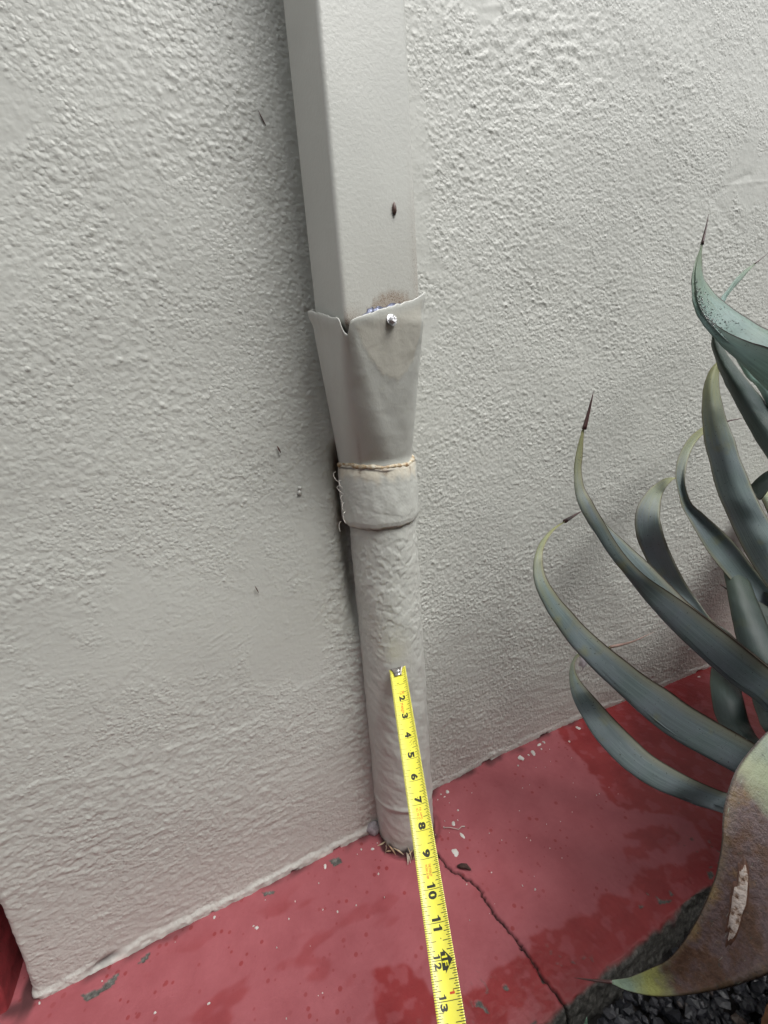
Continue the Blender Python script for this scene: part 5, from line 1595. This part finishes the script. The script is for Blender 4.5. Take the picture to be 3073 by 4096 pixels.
# ================================================================== SMALL THINGS
def rough_pebble():
    V, Fc = [], []
    c = np.array([0.006, -0.002, 0.008])
    g = []
    for i in range(9):
        ph = math.pi * i / 8
        row = []
        for a in range(14):
            th = 2 * math.pi * a / 14
            p = np.array([math.sin(ph) * math.cos(th) * 0.013, math.sin(ph) * math.sin(th) * 0.011, math.cos(ph) * 0.0125])
            p *= 1 + 0.12 * math.sin(3 * th + 1.3 * i) * math.sin(ph) + 0.06 * math.sin(7 * ph + th)
            row.append(c + p)
        g.append(row)
    m = simple_mat('stained_pebble', (0.30, 0.27, 0.285), 0.55, var=0.5, vscale=110, bmp=0.8, bscale=200)
    tag(grid('pebble', np.array(g), m, wrap=True), 'rounded grey stained pebble wedged at the foot of the standpipe', 'pebble')
rough_pebble()

def straw():
    rng = np.random.RandomState(21)
    cols = [(0.42, 0.33, 0.22), (0.30, 0.20, 0.12), (0.46, 0.40, 0.32), (0.16, 0.10, 0.07)]
    ms = [simple_mat('dry_straw_%d' % i, c, 0.7, var=0.25, vscale=150) for i, c in enumerate(cols)]
    for i in range(10):
        th_ = math.radians(rng.uniform(192, 262)); r_ = 0.054 + 0.012 * rng.rand() ** 1.5
        x = 0.063 + r_ * math.cos(th_); y = -0.0155 + r_ * math.sin(th_)
        L = rng.uniform(0.008, 0.022); a = rng.uniform(0, 3.14); t = rng.uniform(-0.1, 0.3)
        d = Vector((math.cos(a) * math.cos(t), math.sin(a) * math.cos(t), math.sin(t)))
        p = Vector((x, y, 0.0022 + abs(d.z) * L / 2 + rng.uniform(0, 0.004)))
        side = d.cross(Vector((0, 0, 1))).normalized()
        pth = [p - d * L / 2, p + side * L * 0.06, p + d * L / 2 + Vector((0, 0, rng.uniform(-0.001, 0.002)))]
        V, Fc = tube(pth, [0.0004, rng.uniform(0.0009, 0.0018), 0.0003], 5)
        o = mesh('straw_bit', V, Fc, ms[i % 4])
        tag(o, 'short %s straw bit in the litter at the foot of the standpipe' % ('buff', 'brown', 'whitish', 'dark brown')[i % 4], 'straw', '%s straw litter at the pipe foot' % ('buff', 'brown', 'whitish', 'dark brown')[i % 4])
straw()

def leaf_scrap():
    rows = []
    for i in range(9):
        s = i / 8
        w_ = 0.0075 * math.sin(math.pi * (0.1 + 0.85 * s))
        rows.append([(0.1125 + 0.004 * s + 0.003 * math.sin(c * 2.2), -0.004 - 0.012 * s + w_ * (c - 0.5) * 0.4, 0.002 + 0.042 * s + 0.003 * abs(c - 0.5)) for c in np.linspace(-0.6, 1.6, 5)])
    m = simple_mat('brown_dead_leaf', (0.13, 0.055, 0.030), 0.65, var=0.4, vscale=120, bmp=0.5, bscale=250)
    o = grid('dead_leaf', np.array(rows), m)
    o.modifiers.new('solid', 'SOLIDIFY').thickness = 0.0005
    tag(o, 'small rust brown dead leaf tucked right of the standpipe foot', 'leaf')
    rng = np.random.RandomState(3)
    V, Fc = tube([(0.118, -0.058, 0.004), (0.128, -0.064, 0.005), (0.139, -0.072, 0.003), (0.147, -0.070, 0.003), (0.152, -0.072, 0.002)], [0.0007, 0.0006, 0.0006, 0.0008, 0.0012], 6)
    tag(mesh('root_thread', V, Fc, simple_mat('pale_thread', (0.42, 0.36, 0.33), 0.7)), 'thin pale curled rootlet on the red path by the standpipe', 'rootlet')
    V, Fc = tube([(0.103, -0.122, 0.003), (0.108, -0.126, 0.006), (0.114, -0.130, 0.006), (0.119, -0.136, 0.003)], [0.002, 0.0035, 0.0038, 0.001], 8)
    tag(mesh('soil_crumb', V, Fc, simple_mat('brown_crumb', (0.05, 0.026, 0.02), 0.9, var=0.5, vscale=200, bmp=0.9, bscale=400)), 'dark brown soil crumb beside the crack in the path', 'soil')
leaf_scrap()

def weed():
    root = thing('weed_seedling', 'tiny green weed seedling sprouting at the kerb edge by the gravel', 'weed', (0.143, -0.333, -0.038))
    m = simple_mat('weed_green', (0.13, 0.26, 0.09), 0.5, var=0.3, vscale=120)
    m2 = simple_mat('weed_blade', (0.20, 0.34, 0.24), 0.45, var=0.2, vscale=90)
    def blade(p0, p1, wd, mat, bend):
        p0, p1 = Vector(p0), Vector(p1)
        ax = p1 - p0; sd = ax.cross(Vector((0.4, 0.9, 0))).normalized()
        g = []
        for i in range(9):
            s = i / 8
            c = p0 + ax * s + Vector((0, 0, bend * math.sin(math.pi * s)))
            ww = wd * math.sin(math.pi * (0.08 + 0.92 * s)) ** 0.8
            g.append([c - sd * ww, c + Vector((0, 0, -0.0008)), c + sd * ww])
        o = grid('leaf', np.array([[tuple(q) for q in r] for r in g]), mat)
        o.modifiers.new('solid', 'SOLIDIFY').thickness = 0.0004
        adopt(o, root)
    b = Vector((0.143, -0.333, -0.038))
    blade(b, b + Vector((0.004, 0.001, 0.034)), 0.0024, m2, 0.0)
    blade(b, b + Vector((-0.012, -0.004, 0.016)), 0.0035, m, 0.004)
    blade(b, b + Vector((-0.004, -0.010, 0.018)), 0.0032, m, 0.003)
    blade(b, b + Vector((0.011, -0.006, 0.012)), 0.0033, m, 0.004)
    V, Fc = tube([b - Vector((0, 0, 0.01)), b + Vector((0, 0, 0.006))], [0.0009, 0.0007], 6)
    adopt(mesh('stem', V, Fc, m), root)
weed()

def wall_specks():
    m_b = simple_mat('brown_insect_case', (0.085, 0.045, 0.035), 0.5, var=0.4, vscale=400)
    def case(name, p, L, r, tilt, label, cat, nrm=(0, -1, 0)):
        d = Vector((math.sin(tilt), 0, math.cos(tilt)))
        p = Vector(p)
        V, Fc = tube([p - d * L / 2, p - d * L * 0.2, p + d * L * 0.15, p + d * L / 2], [r * 0.35, r, r * 0.9, r * 0.2], 8)
        tag(mesh(name, V, Fc, m_b), label, cat)
    case('insect_case', (0.0662, -0.1052, 0.9385), 0.0125, 0.0026, 0.0, 'small brown insect case stuck on the square downpipe', 'insect case')
    case('insect_husk', (-0.0716, -0.0022, 0.6888), 0.0105, 0.0011, -0.35, 'tiny dark insect husk on the wall left of the collar', 'insect husk')
    case('dead_gnat', (-0.1265, -0.0020, 0.503), 0.012, 0.0007, -0.3, 'thin dead gnat on the wall left of the standpipe', 'gnat')
    case('bark_sliver', (-0.0415, -0.0025, 1.058), 0.015, 0.0008, -0.45, 'thin bark sliver high on the wall left of the square downpipe', 'sliver')
    m_p = simple_mat('paint_bead', PAINT, 0.4)
    for i, (x, z, r) in enumerate(((-0.0500, 0.6335, 0.0026), (-0.0512, 0.6270, 0.0030))):
        g = [[(x + r * math.sin(ph) * math.cos(a), -0.0006 - r * 0.8 * math.cos(ph), z + r * 1.15 * math.sin(ph) * math.sin(a)) for a in np.linspace(0, 2 * math.pi, 12, endpoint=False)] for ph in np.linspace(0.05, 1.8, 6)]
        o = grid('paint_drip', np.array(g), m_p, wall, wrap=True)
wall_specks()
